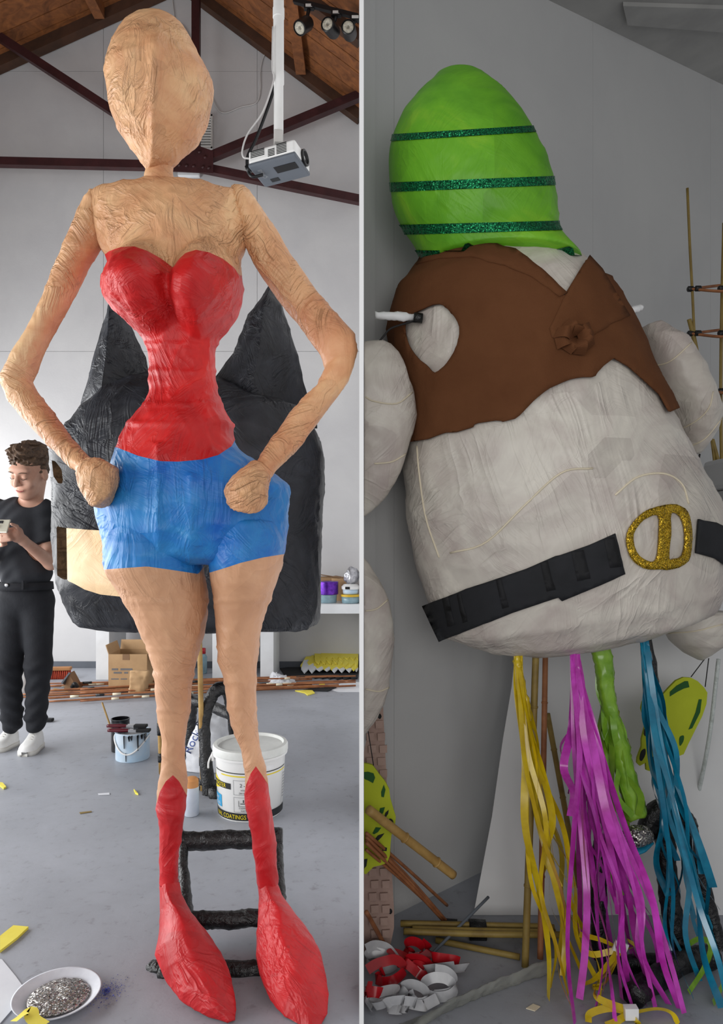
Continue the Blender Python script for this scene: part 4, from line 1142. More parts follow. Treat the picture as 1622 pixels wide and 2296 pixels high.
# ------------------------------------------------------------------ on the floor of the left bay
def bucket():
    c = np.array([P(562, 0, 3.22)[0], 3.22, 0.0]); t0_ = math.atan2(c[0], c[1])
    b = thing('paint_bucket', 'large white lidded bucket with yellow and black label', 'bucket', c)
    r0, r1, H = .143, .156, .262
    pail = mesh('pail', lathe(c, [(r0 - .004, .001), (r0, .006), (r1, H), (r1 + .010, H + .002), (r1 + .010, H + .012), (r1, H + .014), (r1, .285)], 64), MAT['plastic_white'], b, sharp=45)
    mesh('lid', lathe(c, [(r1 + .004, .272), (r1 + .012, .276), (r1 + .012, .300), (r1 + .008, .308), (r1 - .006, .310), (r1 - .012, .298), (.05, .299)], 64), MAT['lid_grey'], b, sharp=40)
    def at(th, z, off=.0012):
        r = r0 + (r1 - r0) * z / H + off; a = math.radians(th) + t0_ * -1
        return c + np.array([math.sin(a) * r, -math.cos(a) * r, z])
    def patch(name, th0, th1, z0, z1, m, off=.0010, poly=None):
        n = max(2, int(abs(th1 - th0) / 3)); rows = []
        for i in range(n + 1):
            th = th0 + (th1 - th0) * i / n
            za, zb = (z0, z1) if poly is None else poly(i / n)
            rows.append([at(th, za, off), at(th, zb, off)])
        v = np.array(rows).reshape(-1, 3); mesh(name, (v, [(2 * i, 2 * i + 2, 2 * i + 3, 2 * i + 1) for i in range(n)]), m, pail)
    def write(s, th, z, size, m, off=.002, sx=1.0, bold=0):
        v, f = text(s, size); w2 = v[:, 0].max() / 2
        R = r0 + (r1 - r0) * z / H
        vv = np.array([at(th + math.degrees((x - w2) * sx / R), z + y, off) for x, y, _ in v])
        mesh('lettering', (vv, f), m, pail, smooth=False)
    pb_, py_, pk = MAT['print_blue'], MAT['print_yellow'], MAT['print_black']
    patch('stripe', -75, 76, .2135, .2175, pk); patch('stripe', -55, 76, .200, .205, py_)
    patch('yellow_diamond', -112, -40, 0, 0, py_, .0011, lambda u: (.105 + .05 * u, .21 - .055 * u))
    patch('name_band', -112, -34, .143, .169, pk, .0016); write('MASTER', -60, .1475, .026, py_, .0024, .9)
    patch('blue_square', -100, -57, .055, .108, pb_, .0013); write('DRY', -73, .083, .022, MAT['print_white'], .0022); write('ION', -70, .062, .022, MAT['print_white'], .0022)
    for (za, zb) in ((.122, .186), (.046, .112)):
        for t in ((-29, -28.4), (18, 18.6)): patch('panel_line', t[0], t[1], za, zb, MAT['print_grey'], .0014)
        for z in (za, zb - .0015): patch('panel_line', -29, 18.6, z, z + .0015, MAT['print_grey'], .0014)
    write('2 - 4', -10, .157, .022, pk); write('HOURS', -10, .140, .010, pk); write('DRYING', -12, .127, .010, pk)
    write('CLEAN WITH', -8, .062, .0098, pk); write('WATER', -10, .050, .0098, pk)
    patch('tray_icon', -20, -2, .072, .0735, pk, .0016); patch('tray_icon', -20, -19.3, .072, .098, pk, .0016); patch('tray_icon', -2.7, -2, .072, .098, pk, .0016); patch('tray_icon', -17, -7, .083, .086, pk, .0016); patch('tray_icon', -12.5, -11.0, .089, .102, pk, .0016)
    patch('base_band', -95, 4, .010, .042, pk, .0013); patch('base_band', 6, 82, .010, .042, pk, .0013); write('NAL COATINGS', -40, .0165, .0265, py_, .0022, .86)
    patch('side_line', 66, 66.6, .05, .21, MAT['print_grey'], .0013)
    for k in range(9): patch('small_print', 69, 78, .075 + k * .013, .079 + k * .013, MAT['print_grey'], .0013)
    patch('sticker', 26, 40, .222, .242, MAT['print_white'], .0013)
    L = at(-88, .268, .012); R = at(88, .268, .012)
    mesh('handle', tube([L, L + [-.012, -.02, -.03], L + [-.008, -.05, -.05], ] , .004, 8, 12), MAT['plastic_white'], b)
    mesh('handle_lug', box(L + [.004, 0, -.012], (.012, .03, .04), None, .003), MAT['plastic_white'], b, smooth=False)
bucket()

# sack with the word Rock
c0 = np.array([P(470, 0, 3.84)[0], 3.84, 0])
sk = thing('sack', 'bulging white sack printed with blue lettering behind the bucket', 'sack', c0)
sv = crumple(loft([(428, 1748, 500, 1748, 3.82, .06), (416, 1735, 526, 1738, 3.82, .10), (416, 1700, 530, 1705, 3.82, .105), (424, 1660, 530, 1665, 3.83, .10), (438, 1625, 524, 1630, 3.84, .08), (452, 1606, 512, 1604, 3.85, .05), (462, 1600, 508, 1600, 3.85, .02)], 56, .008, 2.3, smooth=True), .012, 12, 4)
sv[0][:, 2] = np.maximum(sv[0][:, 2], .002)
sb_ = mesh('sack_body', sv, MAT['bag_white'], sk)
bt_ = bvh_of(sv)
def on_surface(vf, bvh, off=.002):
    v, f = vf; out = []; o = Vector((0, 0, CAMZ))
    for x, y in v:
        d = (Vector(P(x, y, 1.0)) - o).normalized(); hsurf = bvh.ray_cast(o, d)
        out.append(np.array(hsurf[0]) - np.array(d) * off if hsurf[0] else P(x, y, 3.7))
    return np.array(out), f
tx, tf = text('Rock R', 27); an = math.radians(65)
t2 = np.stack([421 + 6 + tx[:, 0] * math.cos(an) + tx[:, 1] * -math.sin(an) * -1 * -1, 1692 - tx[:, 0] * math.sin(an) - tx[:, 1] * math.cos(an)], 1)
mesh('lettering', on_surface((t2, tf), bt_), MAT['print_navy'], sb_, smooth=False)

# spray can
c = PF(426, 1833) + [0, .03, 0]
sp = thing('spray_can', 'pale blue spray can with tan cap beside the red boot', 'can', c)
H = 1.25 - (1742 - HY) / F * c[1]
mesh('can', lathe(c, [(.030, .001), (.0325, .004), (.0325, H - .045), (.028, H - .036)], 28), MAT['spray_white'], sp, sharp=40)
mesh('cap', lathe(c, [(.031, H - .042), (.031, H - .012), (.022, H - .002), (.015, H)], 28), MAT['can_orange'], sp, sharp=40)

# paint tins
def tin(px, py, rpx, hpx, m, label, lid=False):
    c = PF(px, py); c = c + [0, rpx / F * c[1] * .9, 0]; r = rpx / F * c[1]; hh = hpx / F * c[1]
    t = thing('paint_tin', label, 'tin', c)
    body_ = mesh('tin', lathe(c, [(r * .98, .001), (r, .006), (r, hh - .01), (r * 1.03, hh - .006), (r * 1.03, hh), (r * .93, hh), (r * .92, hh - .04), (r * .5, hh - .042)], 40), m, t, sharp=40)
    return t, body_, c, r, hh
t1_, b1_, c1, r1, h1 = tin(287, 1710, 37, 62, MAT['can_blue'], 'pale blue paint tin dripped with black paint, brushes across it')
mesh('paint_surface', lathe(c1, [(r1 * .9, h1 - .012), (r1 * .5, h1 - .011)], 30), MAT['paint_black'], b1_)
hb = [c1 + np.array([math.sin(q_) * (r1 + .004), -math.cos(q_) * (r1 + .006), h1 * .86 - .085 * math.cos(q_ * 1.0) ** 2 * (1 if abs(q_) < 1.58 else 0)]) for q_ in np.linspace(-1.5, 1.5, 15)]
mesh('handle', tube(hb, .0045, 8, 40), MAT['plastic_white'], t1_)
for th, ln, ww in ((-22, .075, .016), (4, .03, .03), (24, .09, .026), (52, .05, .034), (-4, .035, .03), (38, .03, .03)):
    a = math.radians(th) + .2; rr_ = r1 + .002
    mesh('paint_drip', tube([c1 + np.array([math.sin(a) * rr_, -math.cos(a) * rr_, h1 - .004]), c1 + np.array([math.sin(a) * rr_, -math.cos(a) * rr_, h1 - ln])], [ww, ww * .7, ww * .35], 10, 8, flat=.12), MAT['paint_black'], b1_)
a = math.radians(-16) + .2; mesh('paint_drip', tube([c1 + np.array([math.sin(a) * (r1 + .002), -math.cos(a) * (r1 + .002), h1 - .10]), c1 + np.array([math.sin(a) * (r1 + .002), -math.cos(a) * (r1 + .002), h1 - .145])], [.007, .003], 8, 8, flat=.3), MAT['paint_black'], b1_)
t2_, b2_, c2, r2, h2 = tin(264, 1688, 20, 72, MAT['can_blue'], 'dark stained paint tin behind the dripped tin')
b2_.data.materials[0] = MAT['paint_black']
mesh('stir_stick', tube([c2 + [-.02, 0, .03], P(229, 1575, c2[1] + .05)], .005, 8, 8), MAT['bamboo'], t2_)
for (xa, ya, xb, yb, z_, lb) in ((240, 1633, 330, 1630, .0, 'maroon handled paintbrush lying across the dripped tin'), (242, 1640, 337, 1636, .0, 'black bristled paintbrush resting under the maroon paintbrush')):
    D = c1[1] - .02 if ya < 1636 else c1[1] - .05; p0, p1 = P(xa, ya, D), P(xb, yb, D); p0[2] = p1[2] = h1 + (.014 if ya > 1636 else .03)
    br = thing('paintbrush', lb, 'paintbrush', (p0 + p1) / 2)
    d = p1 - p0
    mesh('handle', tube([p0, p0 + d * .3, p0 + d * .52], [.009, .012, .008], 10, 12), MAT['brush_red'], br)
    mesh('ferrule', bar(p0 + d * .5, p0 + d * .68, .014, .032, (0, 1, 0)), MAT['metal'], br, smooth=False)
    mesh('bristles', bar(p0 + d * .68, p1, .016, .04, (0, 1, 0), .004), MAT['bristle'], br, smooth=False)

# cardboard box and paper bag
D = 5.70; x0_, x1_ = P(244, 0, D)[0], P(330, 0, D)[0]; hb_ = .285
cb = thing('cardboard_box', 'open brown cardboard box under the workbench', 'box', ((x0_ + x1_) / 2, D + .13, 0))
tk_ = .006
crt = mesh('carton', join(box(((x0_ + x1_) / 2, D, hb_ / 2), (x1_ - x0_, tk_, hb_)), box(((x0_ + x1_) / 2, D + .27, hb_ / 2), (x1_ - x0_, tk_, hb_)), box((x0_, D + .135, hb_ / 2), (tk_, .27, hb_)), box((x1_, D + .135, hb_ / 2), (tk_, .27, hb_)), box(((x0_ + x1_) / 2, D + .135, .004), (x1_ - x0_, .27, tk_))), MAT['cardboard'], cb, smooth=False)
mesh('flap', box(((x0_ + x1_) / 2, D + .29, hb_ + .035), (x1_ - x0_, .006, .08), rot('X', -18)), MAT['cardboard'], cb, smooth=False)
mesh('flap', box((x0_ - .012, D + .13, hb_ + .035), (.006, .26, .08), rot('Y', -18)), MAT['cardboard'], cb, smooth=False)
mesh('flap', box((x1_ + .04, D + .13, hb_ - .01), (.1, .26, .006), rot('Y', 30)), MAT['cardboard'], cb, smooth=False)
mesh('tape', box((P(283, 0, D)[0], D - .004, hb_ - .022), (.055, .002, .046)), MAT['cardboard_dark'], cb, smooth=False)
for bx3 in [box((P(275, 0, D)[0] + dx, D - .004, z), (w_, .001, hgt)) for z, hgt, ws in ((.165, .016, (.05, .035, .06)), (.138, .014, (.02, .045, .03)), (.088, .009, (.06, .05))) for w_, dx in zip(ws, np.cumsum((-.06,) + ws[:-1]) + .012 * np.arange(len(ws)))]: mesh('printed_word', bx3, MAT['box_print'], crt, smooth=False)
bg_ = loft([(288, 1553, 330, 1553, 5.5, .05), (287, 1540, 332, 1540, 5.5, .055), (290, 1518, 334, 1516, 5.5, .04), (291, 1505, 336, 1503, 5.5, .015)], 32, .008, 3)
tag(mesh('paper_bag', crumple((np.maximum(bg_[0], [-99, -99, .001]), bg_[1]), .018, 14, 6), MAT['cardboard'], base=P(310, 1553, 5.5)), 'crumpled brown paper bag in front of the cardboard box', 'bag')

# broom head, wedge and oddments by the wall
c = PF(133, 1522); br = thing('broom_head', 'red bristled broom head by the back wall', 'broom', c)
mesh('block', box(c + [0, 0, .088], (.20, .06, .028), rot('Z', 6), .006), MAT['wood_block'], br, smooth=False)
for k in range(11):
    for j in (-1, 1):
        b0 = c + rot('Z', 6) @ np.array([-.085 + k * .017, j * .014, 0]); mesh('bristle_tuft', tube([b0 + [0, j * .008, .002], b0 + [0, 0, .078]], [.0095, .006], 6), MAT['broom_red'], br)
c = PF(160, 1543); wg = thing('mastic_float', 'grey metal plastering float tipped on the floor', 'tool', c)
mesh('blade', box(c + [-.03, 0, .075], (.10, .16, .012), rot('Y', -58) @ rot('Z', 20)), MAT['plastic_grey'], wg, smooth=False)
mesh('backing', (np.array([c + q_ for q_ in ([-.04, -.05, .002], [.07, -.05, .002], [.0, -.05, .13], [-.04, .06, .002], [.07, .06, .002], [.0, .06, .13])]), [(0, 1, 2), (5, 4, 3), (0, 3, 4, 1), (1, 4, 5, 2), (2, 5, 3, 0)]), MAT['cardboard_dark'], wg, smooth=False)
mesh('grip', tube([c + [.03, -.06, .02], c + [.055, -.07, .05], c + [.075, -.06, .018]], .016, 10, 14), MAT['plastic_black'], wg)
c = PF(110, 1618); fb = thing('small_paintbrush', 'small black tipped paintbrush on the floor behind the shoe', 'paintbrush', c)
mesh('handle', tube([c + [-.10, .02, .012], c + [-.03, .01, .012]], [.006, .009], 8), MAT['brush_red'], fb); mesh('bristles', box(c + [.0, 0, .012], (.055, .04, .02), None, .005), MAT['bristle'], fb, smooth=False)
c = PF(49, 1560); bt2 = thing('glue_bottle', 'white plastic bottle standing between the person\'s legs', 'bottle', c)
mesh('bottle', lathe(c, [(.028, .001), (.032, .006), (.032, .16), (.012, .19)], 20), MAT['plastic_white'], bt2); mesh('nozzle', lathe(c, [(.011, .188), (.004, .225)], 12), MAT['plastic_white'], bt2)
c = PF(456, 1488 + 22); rb = thing('red_cap_bottle', 'clear bottle with red cap under the workbench', 'bottle', c)
mesh('bottle', lathe(c, [(.03, .001), (.034, .008), (.034, .15), (.014, .18)], 20), MAT['tub_clear'], rb); mesh('cap', lathe(c, [(.022, .178), (.022, .225), (.015, .228)], 16), MAT['ribbon_red'], rb)

# split canes strewn along the floor by the wall
random.seed(11)
for k in range(15):
    ya = 1573 - k * 2.6 + random.uniform(-2, 2); yb = 1536 - k * 1.6 + random.uniform(-4, 6)
    xa = random.choice([20, 44, 60, 110, 180]); xb = random.choice([640, 700, 760, 798])
    zz = .008 + .0135 * (k % 4)
    a_, b_ = PF(xa, ya, zz), PF(xb, yb, zz); b_[0] = min(b_[0], -.04)
    m_ = (a_ + b_) / 2 + [0, random.uniform(-.03, .03), random.uniform(0, .012)]
    cn = thing('split_cane', 'long orange-brown split cane strewn along the floor before the bench', 'cane', m_ * [1, 1, 0], 'split canes along the floor')
    path = resample([a_, m_, b_], 40)
    mesh('cane', tube(path, .0065, 6, spline=False), MAT['cane_orange'], cn)
    for j in random.sample(range(4, 36), 3):
        mesh('tape_band', tube(path[j:j + 2] if np.linalg.norm(path[j + 1] - path[j]) < .09 else [path[j], path[j] + unit(path[j + 1] - path[j]) * .05], .0095, 8, spline=False), MAT['tape_cream' if random.random() < .65 else 'black_tape'], cn)

# heap of cut foam under the bench
def spiky(cx, cy, wpx, n, m, z, label, seed, name='foam_sheet', hh=.012, depth=.16):
    random.seed(seed); c = PF(cx, cy, z); w_ = wpx / F * c[1]
    pts = []
    for i in range(n * 2 + 1):
        t = i / (n * 2); pts.append((-w_ / 2 + w_ * t, -(depth * .5) - (random.uniform(.05, .10) if i % 2 else 0)))
    pts += [(w_ * .46, depth * .5), (w_ * .2, depth * .62), (-w_ * .2, depth * .6), (-w_ * .47, depth * .42)]
    R = rot('Z', random.uniform(-10, 10)) @ rot('X', 11 if z > .01 else 0); v = np.array([(x, y, 0) for x, y in pts]) @ R.T; nn = len(v)
    v = np.vstack([v + [0, 0, hh], v]) + c + np.array([0, 0, .045 if z > .01 else 0]); v[:, 0] = np.minimum(v[:, 0], -.03)
    f = [tuple(range(nn)), tuple(range(2 * nn - 1, nn - 1, -1))] + [(i, i + nn, (i + 1) % nn + nn, (i + 1) % nn) for i in range(nn)]
    tag(mesh(name, (v, f), m, smooth=False, base=c), label, 'foam', 'cut foam heap under the bench')
spiky(735, 1512, 150, 9, MAT['foam_black'], .002, 'black zigzag cut foam sheet at the bottom of the heap', 1, depth=.3)
spiky(742, 1502, 130, 8, MAT['paper_white'], .016, 'white zigzag cut foam sheet between black and yellow foam', 2, depth=.22)
spiky(742, 1496, 128, 8, MAT['foam_yellow'], .030, 'yellow zigzag cut foam sheet above the white one', 3, depth=.24)
spiky(752, 1490, 118, 9, MAT['foam_yellow'], .046, 'yellow zigzag cut foam sheet in the middle of the heap', 4, depth=.22)
spiky(756, 1484, 104, 8, MAT['foam_yellow'], .062, 'yellow zigzag cut foam sheet near the heap top', 5, depth=.2)
spiky(764, 1478, 90, 7, MAT['foam_yellow'], .078, 'topmost yellow zigzag cut foam sheet on the heap', 6, depth=.2)
tag(mesh('foam_oval', lathe(PF(720, 1478, .08) , [(.07, .0), (.075, .006), (.06, .016), (.02, .018)], 28), MAT['foam_black'], base=PF(720, 1478, .08)), 'black oval foam disc on the yellow foam heap', 'foam')
for k, (poly, m, lb, nm) in enumerate([
    ([(628, 1500), (690, 1492), (705, 1512), (640, 1518)], 'foam_black', 'black foam offcut beside the bench leg', 'foam_offcut'),
    ([(735, 1545), (775, 1528), (806, 1530), (806, 1552), (760, 1552)], 'paper_white', 'crumpled white paper sheet near the partition', 'paper_sheet'),
    ([(680, 1549), (715, 1541), (755, 1543), (735, 1551)], 'foam_black', 'thin black foam offcut beside the white sheet', 'foam_offcut'),
    ([(662, 1550), (700, 1549), (706, 1555), (690, 1560), (684, 1555)], 'foam_yellow', 'small yellow foam offcut on floor before the cane heap', 'foam_offcut'),
    ([(716, 1536), (726, 1532), (732, 1541), (719, 1540)], 'foam_yellow', 'tiny yellow foam scrap beside the canes', 'foam_scrap'),
    ([(606, 1536), (664, 1533), (668, 1540), (610, 1541)], 'paper_white', 'white paper strip under the canes by the bench leg', 'paper_strip'),
    ([(0, 2104), (30, 2080), (64, 2083), (40, 2106), (0, 2137)], 'foam_yellow', 'lime yellow foam strip at the floor edge near the glitter plate', 'foam_strip'),
    ([(0, 1757), (6, 1758), (14, 1767), (8, 1770), (0, 1764)], 'foam_yellow', 'tiny pale yellow scrap on bare floor near the shoes', 'foam_scrap'),
    ([(-30, 2150), (4, 2152), (35, 2190), (58, 2222), (40, 2250), (0, 2296), (-40, 2296)], 'paper_white', 'sheet of white paper beside the glitter plate', 'paper_sheet'),
    ([(300, 1772), (306, 1778), (310, 1783), (304, 1781)], 'foam_yellow', 'tiny yellow curl on bare floor between the tin and the boot', 'foam_scrap'),
    ([(220, 1780), (245, 1778), (246, 1782), (222, 1783)], 'paper_white', 'tiny white paper scrap on bare floor', 'paper_scrap'),
    ([(120, 1543), (152, 1549), (152, 1551), (120, 1546)], 'bamboo', 'thin pale stick by the plastering float', 'stick'),
    ([(178, 1822), (205, 1819), (206, 1821), (180, 1825)], 'bamboo_olive', 'thin dark twig on bare floor before the tins', 'twig')]):
    vf = floor_sheet(poly, .001, .008 if 'foam' in nm else .002)
    tag(mesh(nm, vf, MAT[m], smooth=False, base=vf[0].mean(0) * [1, 1, 0]), lb, nm.split('_')[-1] if nm != 'stick' else 'stick')
# tissue heap by the bench leg
vv = loft([(612, 1512, 630, 1512, 5.95, .03), (608, 1528, 660, 1530, 5.95, .07), (606, 1540, 664, 1540, 5.95, .05)], 40, .006, smooth=True)
vv = crumple(vv, .05, 22, 8); vv[0][:, 2] = np.maximum(vv[0][:, 2], .002)
tag(mesh('tissue_heap', vv, MAT['paper_white'], base=(vv[0].mean(0)) * [1, 1, 0]), 'crumpled white tissue by the bench leg', 'tissue')

# plate of silver glitter
c = PF(128, 2247); c[1] -= 0.0
pl = thing('glitter_plate', 'white plate heaped with silver glitter', 'plate', c)
Rp = .108
mesh('plate', lathe(c, [(.062, .001), (.07, .003), (Rp, .026), (Rp + .004, .027), (Rp, .022), (.068, .006), (.02, .005)], 56), MAT['plate_white'], pl)
gl = lathe(c + [.004, .0, 0], [(.080, .012), (.074, .016), (.05, .019), (.02, .022)], 56); gv = gl[0] + np.stack([np.zeros(len(gl[0]))] * 2 + [vnoise(gl[0] * 90, 3) * .006], 1)
mesh('silver_glitter', (gv, gl[1]), MAT['silver_glitter'], pl)
bs = PF(238, 2225); rng = np.random.default_rng(5); V, Fc = [], []
for k in range(900):
    rr_ = abs(rng.normal(0, .022)); a = rng.uniform(0, 2 * PI); p_ = bs + [rr_ * math.cos(a) * 1.5, rr_ * math.sin(a) * 1.6, .0015 + max(0, .006 - rr_ * .3) * rng.uniform(0, 1)]
    s_ = .0014; e = rng.normal(0, 1, (3, 3)) * s_; e[:, 2] *= .4; e[:, 2] = np.abs(e[:, 2]); n0 = len(V); V += list(p_ + e); Fc.append((n0, n0 + 1, n0 + 2))
o = mesh('blue_glitter', (np.array(V), Fc), MAT['blue_glitter'], smooth=False, base=bs * [1, 1, 0]); tag(o, 'spilt blue glitter on the floor beside the plate', 'glitter', kind='stuff')
sc_ = [P(62, 2292, 1.80), P(80, 2268, 1.83), P(95, 2290, 1.80), P(110, 2302, 1.79)]; z = .034
rbv = ribbon([PF(30, 2290, .035), PF(66, 2266, .04), PF(74, 2284, .036), PF(98, 2300, .032)], .035, 16, side=(.3, 1, 0))
tag(mesh('yellow_strip', rbv, MAT['foam_yellow'], base=PF(66, 2280, .03)), 'pale yellow paper strip curling over the glitter plate rim', 'strip')

# ------------------------------------------------------------------ ceiling projector
D = 4.0
c = P(627, 368, D)
pj = thing('projector', 'white and grey ceiling projector hanging on a white pole', 'projector', c)
RJ = rot('Z', -20) @ rot('X', -6) @ rot('Y', -4)
J = lambda x, y, z: c + RJ @ np.array([x, y, z])
mesh('housing', box(J(0, 0, .012), (.285, .20, .075), RJ, .012), MAT['plastic_white'], pj, smooth=False)
mesh('underside', box(J(0, 0, -.035), (.288, .205, .022), RJ, .008), MAT['plastic_grey'], pj, smooth=False)
mesh('top_cover', box(J(-.01, .02, .056), (.26, .17, .02), RJ, .006), MAT['plastic_black'], pj, smooth=False)
for k in range(7):
    for x0, ww in ((-.085, .085), (.0, .04), (.062, .06)):
        if (k > 4 and x0 < -.05) or (x0 == 0 and k < 2): continue
        mesh('vent_slot', box(J(x0, -.1005, .042 - k * .009), (ww, .003, .0042), RJ), MAT['plastic_black'], pj, smooth=False)
mesh('control_panel', box(J(.05, -.02, -.0465), (.13, .055, .003), RJ), MAT['plastic_black'], pj, smooth=False)
mesh('sticker', box(J(-.055, .055, -.0465), (.05, .03, .003), RJ), MAT['print_black'], pj, smooth=False)
lt, ltf = text('BenQ', .035)
mesh('logo', (np.array([J(-.085 - y, -.06 + x, -.0468) for x, y, _ in lt]), ltf), MAT['print_grey'], pj, smooth=False)
mesh('lens', lathe(J(.146, .02, .012), [(.045, -.01), (.045, .008), (.034, .010), (.030, .0), (.012, -.004)], 28, RJ @ rot('Y', 90)), MAT['plastic_black'], pj, sharp=40)
top_ = P(621, 300, D); zt = roofz(top_[0]) - .02
pole = np.array([P(630, 0, D)[0] , D, 0])
mesh('pole', lathe((top_[0] + .01, D, 0), [(.027, top_[2]), (.027, P(0, 190, D)[2]), (.031, P(0, 188, D)[2]), (.031, P(0, 165, D)[2]), (.030, P(0, 160, D)[2]), (.030, zt)], 24, None), MAT['plastic_white'], pj, sharp=40)
mesh('pole_collar', lathe((top_[0] + .01, D, 0), [(.033, P(0, 40, D)[2]), (.033, P(0, 20, D)[2])], 24), MAT['plastic_white'], pj, sharp=40)
mesh('bracket', join(box(top_ + [.01, -.01, -.03], (.05, .06, .07), rot('Z', 10), .006), box(J(.0, .03, .072), (.16, .03, .012), RJ, .003), box(J(.03, .0, .072), (.03, .12, .012), RJ, .003)), MAT['vent_white'], pj, smooth=False)
mesh('power_cable', tube([P(617, 185, D), P(605, 230, D), P(575, 310, D), P(556, 350, D), P(556, 380, D), P(566, 396, D), P(590, 392, D)], .009, 8, 60), MAT['plastic_black'], pj)
mesh('ferrite_core', tube([P(555, 372, D), P(560, 386, D)], .016, 10), MAT['plastic_black'], pj)
mesh('signal_cable', tube([P(612, 60, D - .03), P(611, 150, D - .03), P(614, 180, D - .03), P(590, 250, D - .03), P(556, 300, D - .03), P(544, 335, D - .03), P(546, 352, D - .03), P(560, 356, D - .03)], .005, 6, 60), MAT['cable_white'], pj)
# ------------------------------------------------------------------ stout papered figure with a plain green head (right bay)
GD = 2.20
gf = thing('stout_figure', 'stout papered figure with plain green head, brown felt waistcoat and pale belly', 'figure', (P(1250, 1400, GD)[0], GD, 0))
WP, GP, FE = MAT['white_paper'], MAT['green_paper'], MAT['brown_felt']
bodyk = [(975, 560, 1290, 556, 2.16, .17), (955, 588, 1312, 585, 2.17, .19), (900, 648, 1342, 622, 2.18, .23), (880, 735, 1386, 682, 2.19, .26), (898, 850, 1424, 762, 2.2, .28), (914, 950, 1472, 862, 2.2, .29), (905, 1040, 1532, 972, 2.2, .30), (912, 1160, 1582, 1062, 2.2, .31), (930, 1262, 1624, 1132, 2.2, .31),
         (955, 1342, 1636, 1222, 2.2, .30), (990, 1424, 1628, 1300, 2.2, .28), (1075, 1456, 1604, 1352, 2.2, .24), (1168, 1467, 1515, 1396, 2.2, .16), (1250, 1452, 1430, 1412, 2.2, .08)]
bv = crumple(loft(bodyk, 150, .010, 2.2), .011, 7, 33)
mesh('belly', bv, WP, gf, label='pale tissue papered belly')
bt_body = bvh_of(bv)
# plain head: a smooth papered egg, left without any face
hk = hrows([(157, 1015, 1045), (161, 1000, 1058), (172, 982, 1078), (192, 962, 1102), (222, 934, 1132), (260, 906, 1164), (300, 887, 1190), (340, 877, 1212), (380, 875, 1230), (420, 878, 1243), (460, 886, 1251), (500, 905, 1253), (530, 924, 1258), (556, 938, 1275), (580, 950, 1300), (592, 958, 1306)], 2.12, .8)
hv = crumple(loft(hk, 120, .008, 2.1, smooth=True), .006, 8, 41)
hd_ = mesh('head', hv, GP, gf, label='plain green papered head')
bands = [[(600, 318), (1500, 262), (1500, 276), (600, 334)], [(600, 420), (1500, 384), (1500, 404), (600, 442)], [(600, 512), (1500, 488), (1500, 508), (600, 536)]]
v_, f_ = hv; v_off = v_ + vnormals(v_, f_) * .0025
for b in bands:
    mesh('glitter_band', carve((v_off, f_), b, True), MAT['green_glitter'], hd_, label='dark green glitter band')
mesh('collar_fringe', carve((v_ + vnormals(v_, f_) * .003, f_), [(700, 560), (1080, 562), (1120, 572), (1200, 566), (1330, 574), (1330, 588), (700, 588)], True), MAT['green_glitter'], hd_)

# waistcoat
bo_ = (bv[0] + vnormals(*bv) * .012, bv[1])
vest = [(760, 560), (955, 578), (1000, 560), (1090, 556), (1150, 572), (1195, 600), (1262, 668), (1312, 586), (1345, 612), (1420, 640), (1560, 900), (1500, 925), (1478, 885), (1440, 850), (1408, 822), (1376, 804), (1352, 822), (1330, 846), (1302, 846), (1275, 852), (1230, 872), (1200, 896), (1160, 938), (1128, 946), (1120, 942), (1066, 950), (1062, 958), (1022, 970), (1000, 970), (960, 985), (920, 991), (760, 1000)]
hole = smooth_poly([(912, 718), (950, 694), (985, 682), (1012, 700), (1030, 732), (1026, 775), (1005, 812), (978, 836), (958, 818), (940, 804), (916, 768)], 3)
frontv = lambda c: c[1] < 2.22
vs_ = carve(bo_, vest, True); vs_ = carve(vs_, hole, False, frontv)
vo = mesh('waistcoat', vs_, FE, gf, label='brown felt waistcoat with raw edges')
sm = vo.modifiers.new('thickness', 'SOLIDIFY'); sm.thickness = .006; sm.offset = 1.0
lap = drape([(1262, 668), (1312, 586), (1340, 616), (1398, 716), (1330, 752), (1292, 792), (1234, 762), (1228, 742)], bt_body, .022, .006, 10)
mesh('lapel', lap, FE, vo)
lap2 = drape([(955, 580), (1000, 560), (1092, 556), (1152, 572), (1200, 604), (1264, 664), (1250, 672), (1190, 630), (1130, 604), (1060, 590), (990, 592), (944, 604)], bt_body, .022, .007, 10)
mesh('collar', lap2, FE, vo)
# rosette of torn felt
rc = np.array(bt_body.ray_cast(Vector((0, 0, CAMZ)), (Vector(P(1283, 765, 1)) - Vector((0, 0, CAMZ))).normalized())[0]) + np.array([0, -.035, 0])
random.seed(3)
for k in range(9):
    a = k * 2 * PI / 9; r_ = .045 + .015 * random.random(); d = np.array([math.cos(a), 0, math.sin(a) * .8]); p0 = rc + d * .006; p1 = rc + d * r_ * .6 + [0, -.02 - .012 * random.random(), 0]; p2 = rc + d * r_ + [0, .004, 0]
    mesh('felt_petal', ribbon([p0, p1, p2], .032, 10, random.uniform(-.6, .6), random.uniform(-.4, .4), side=np.cross(d, (0, 1, 0))), FE, vo)
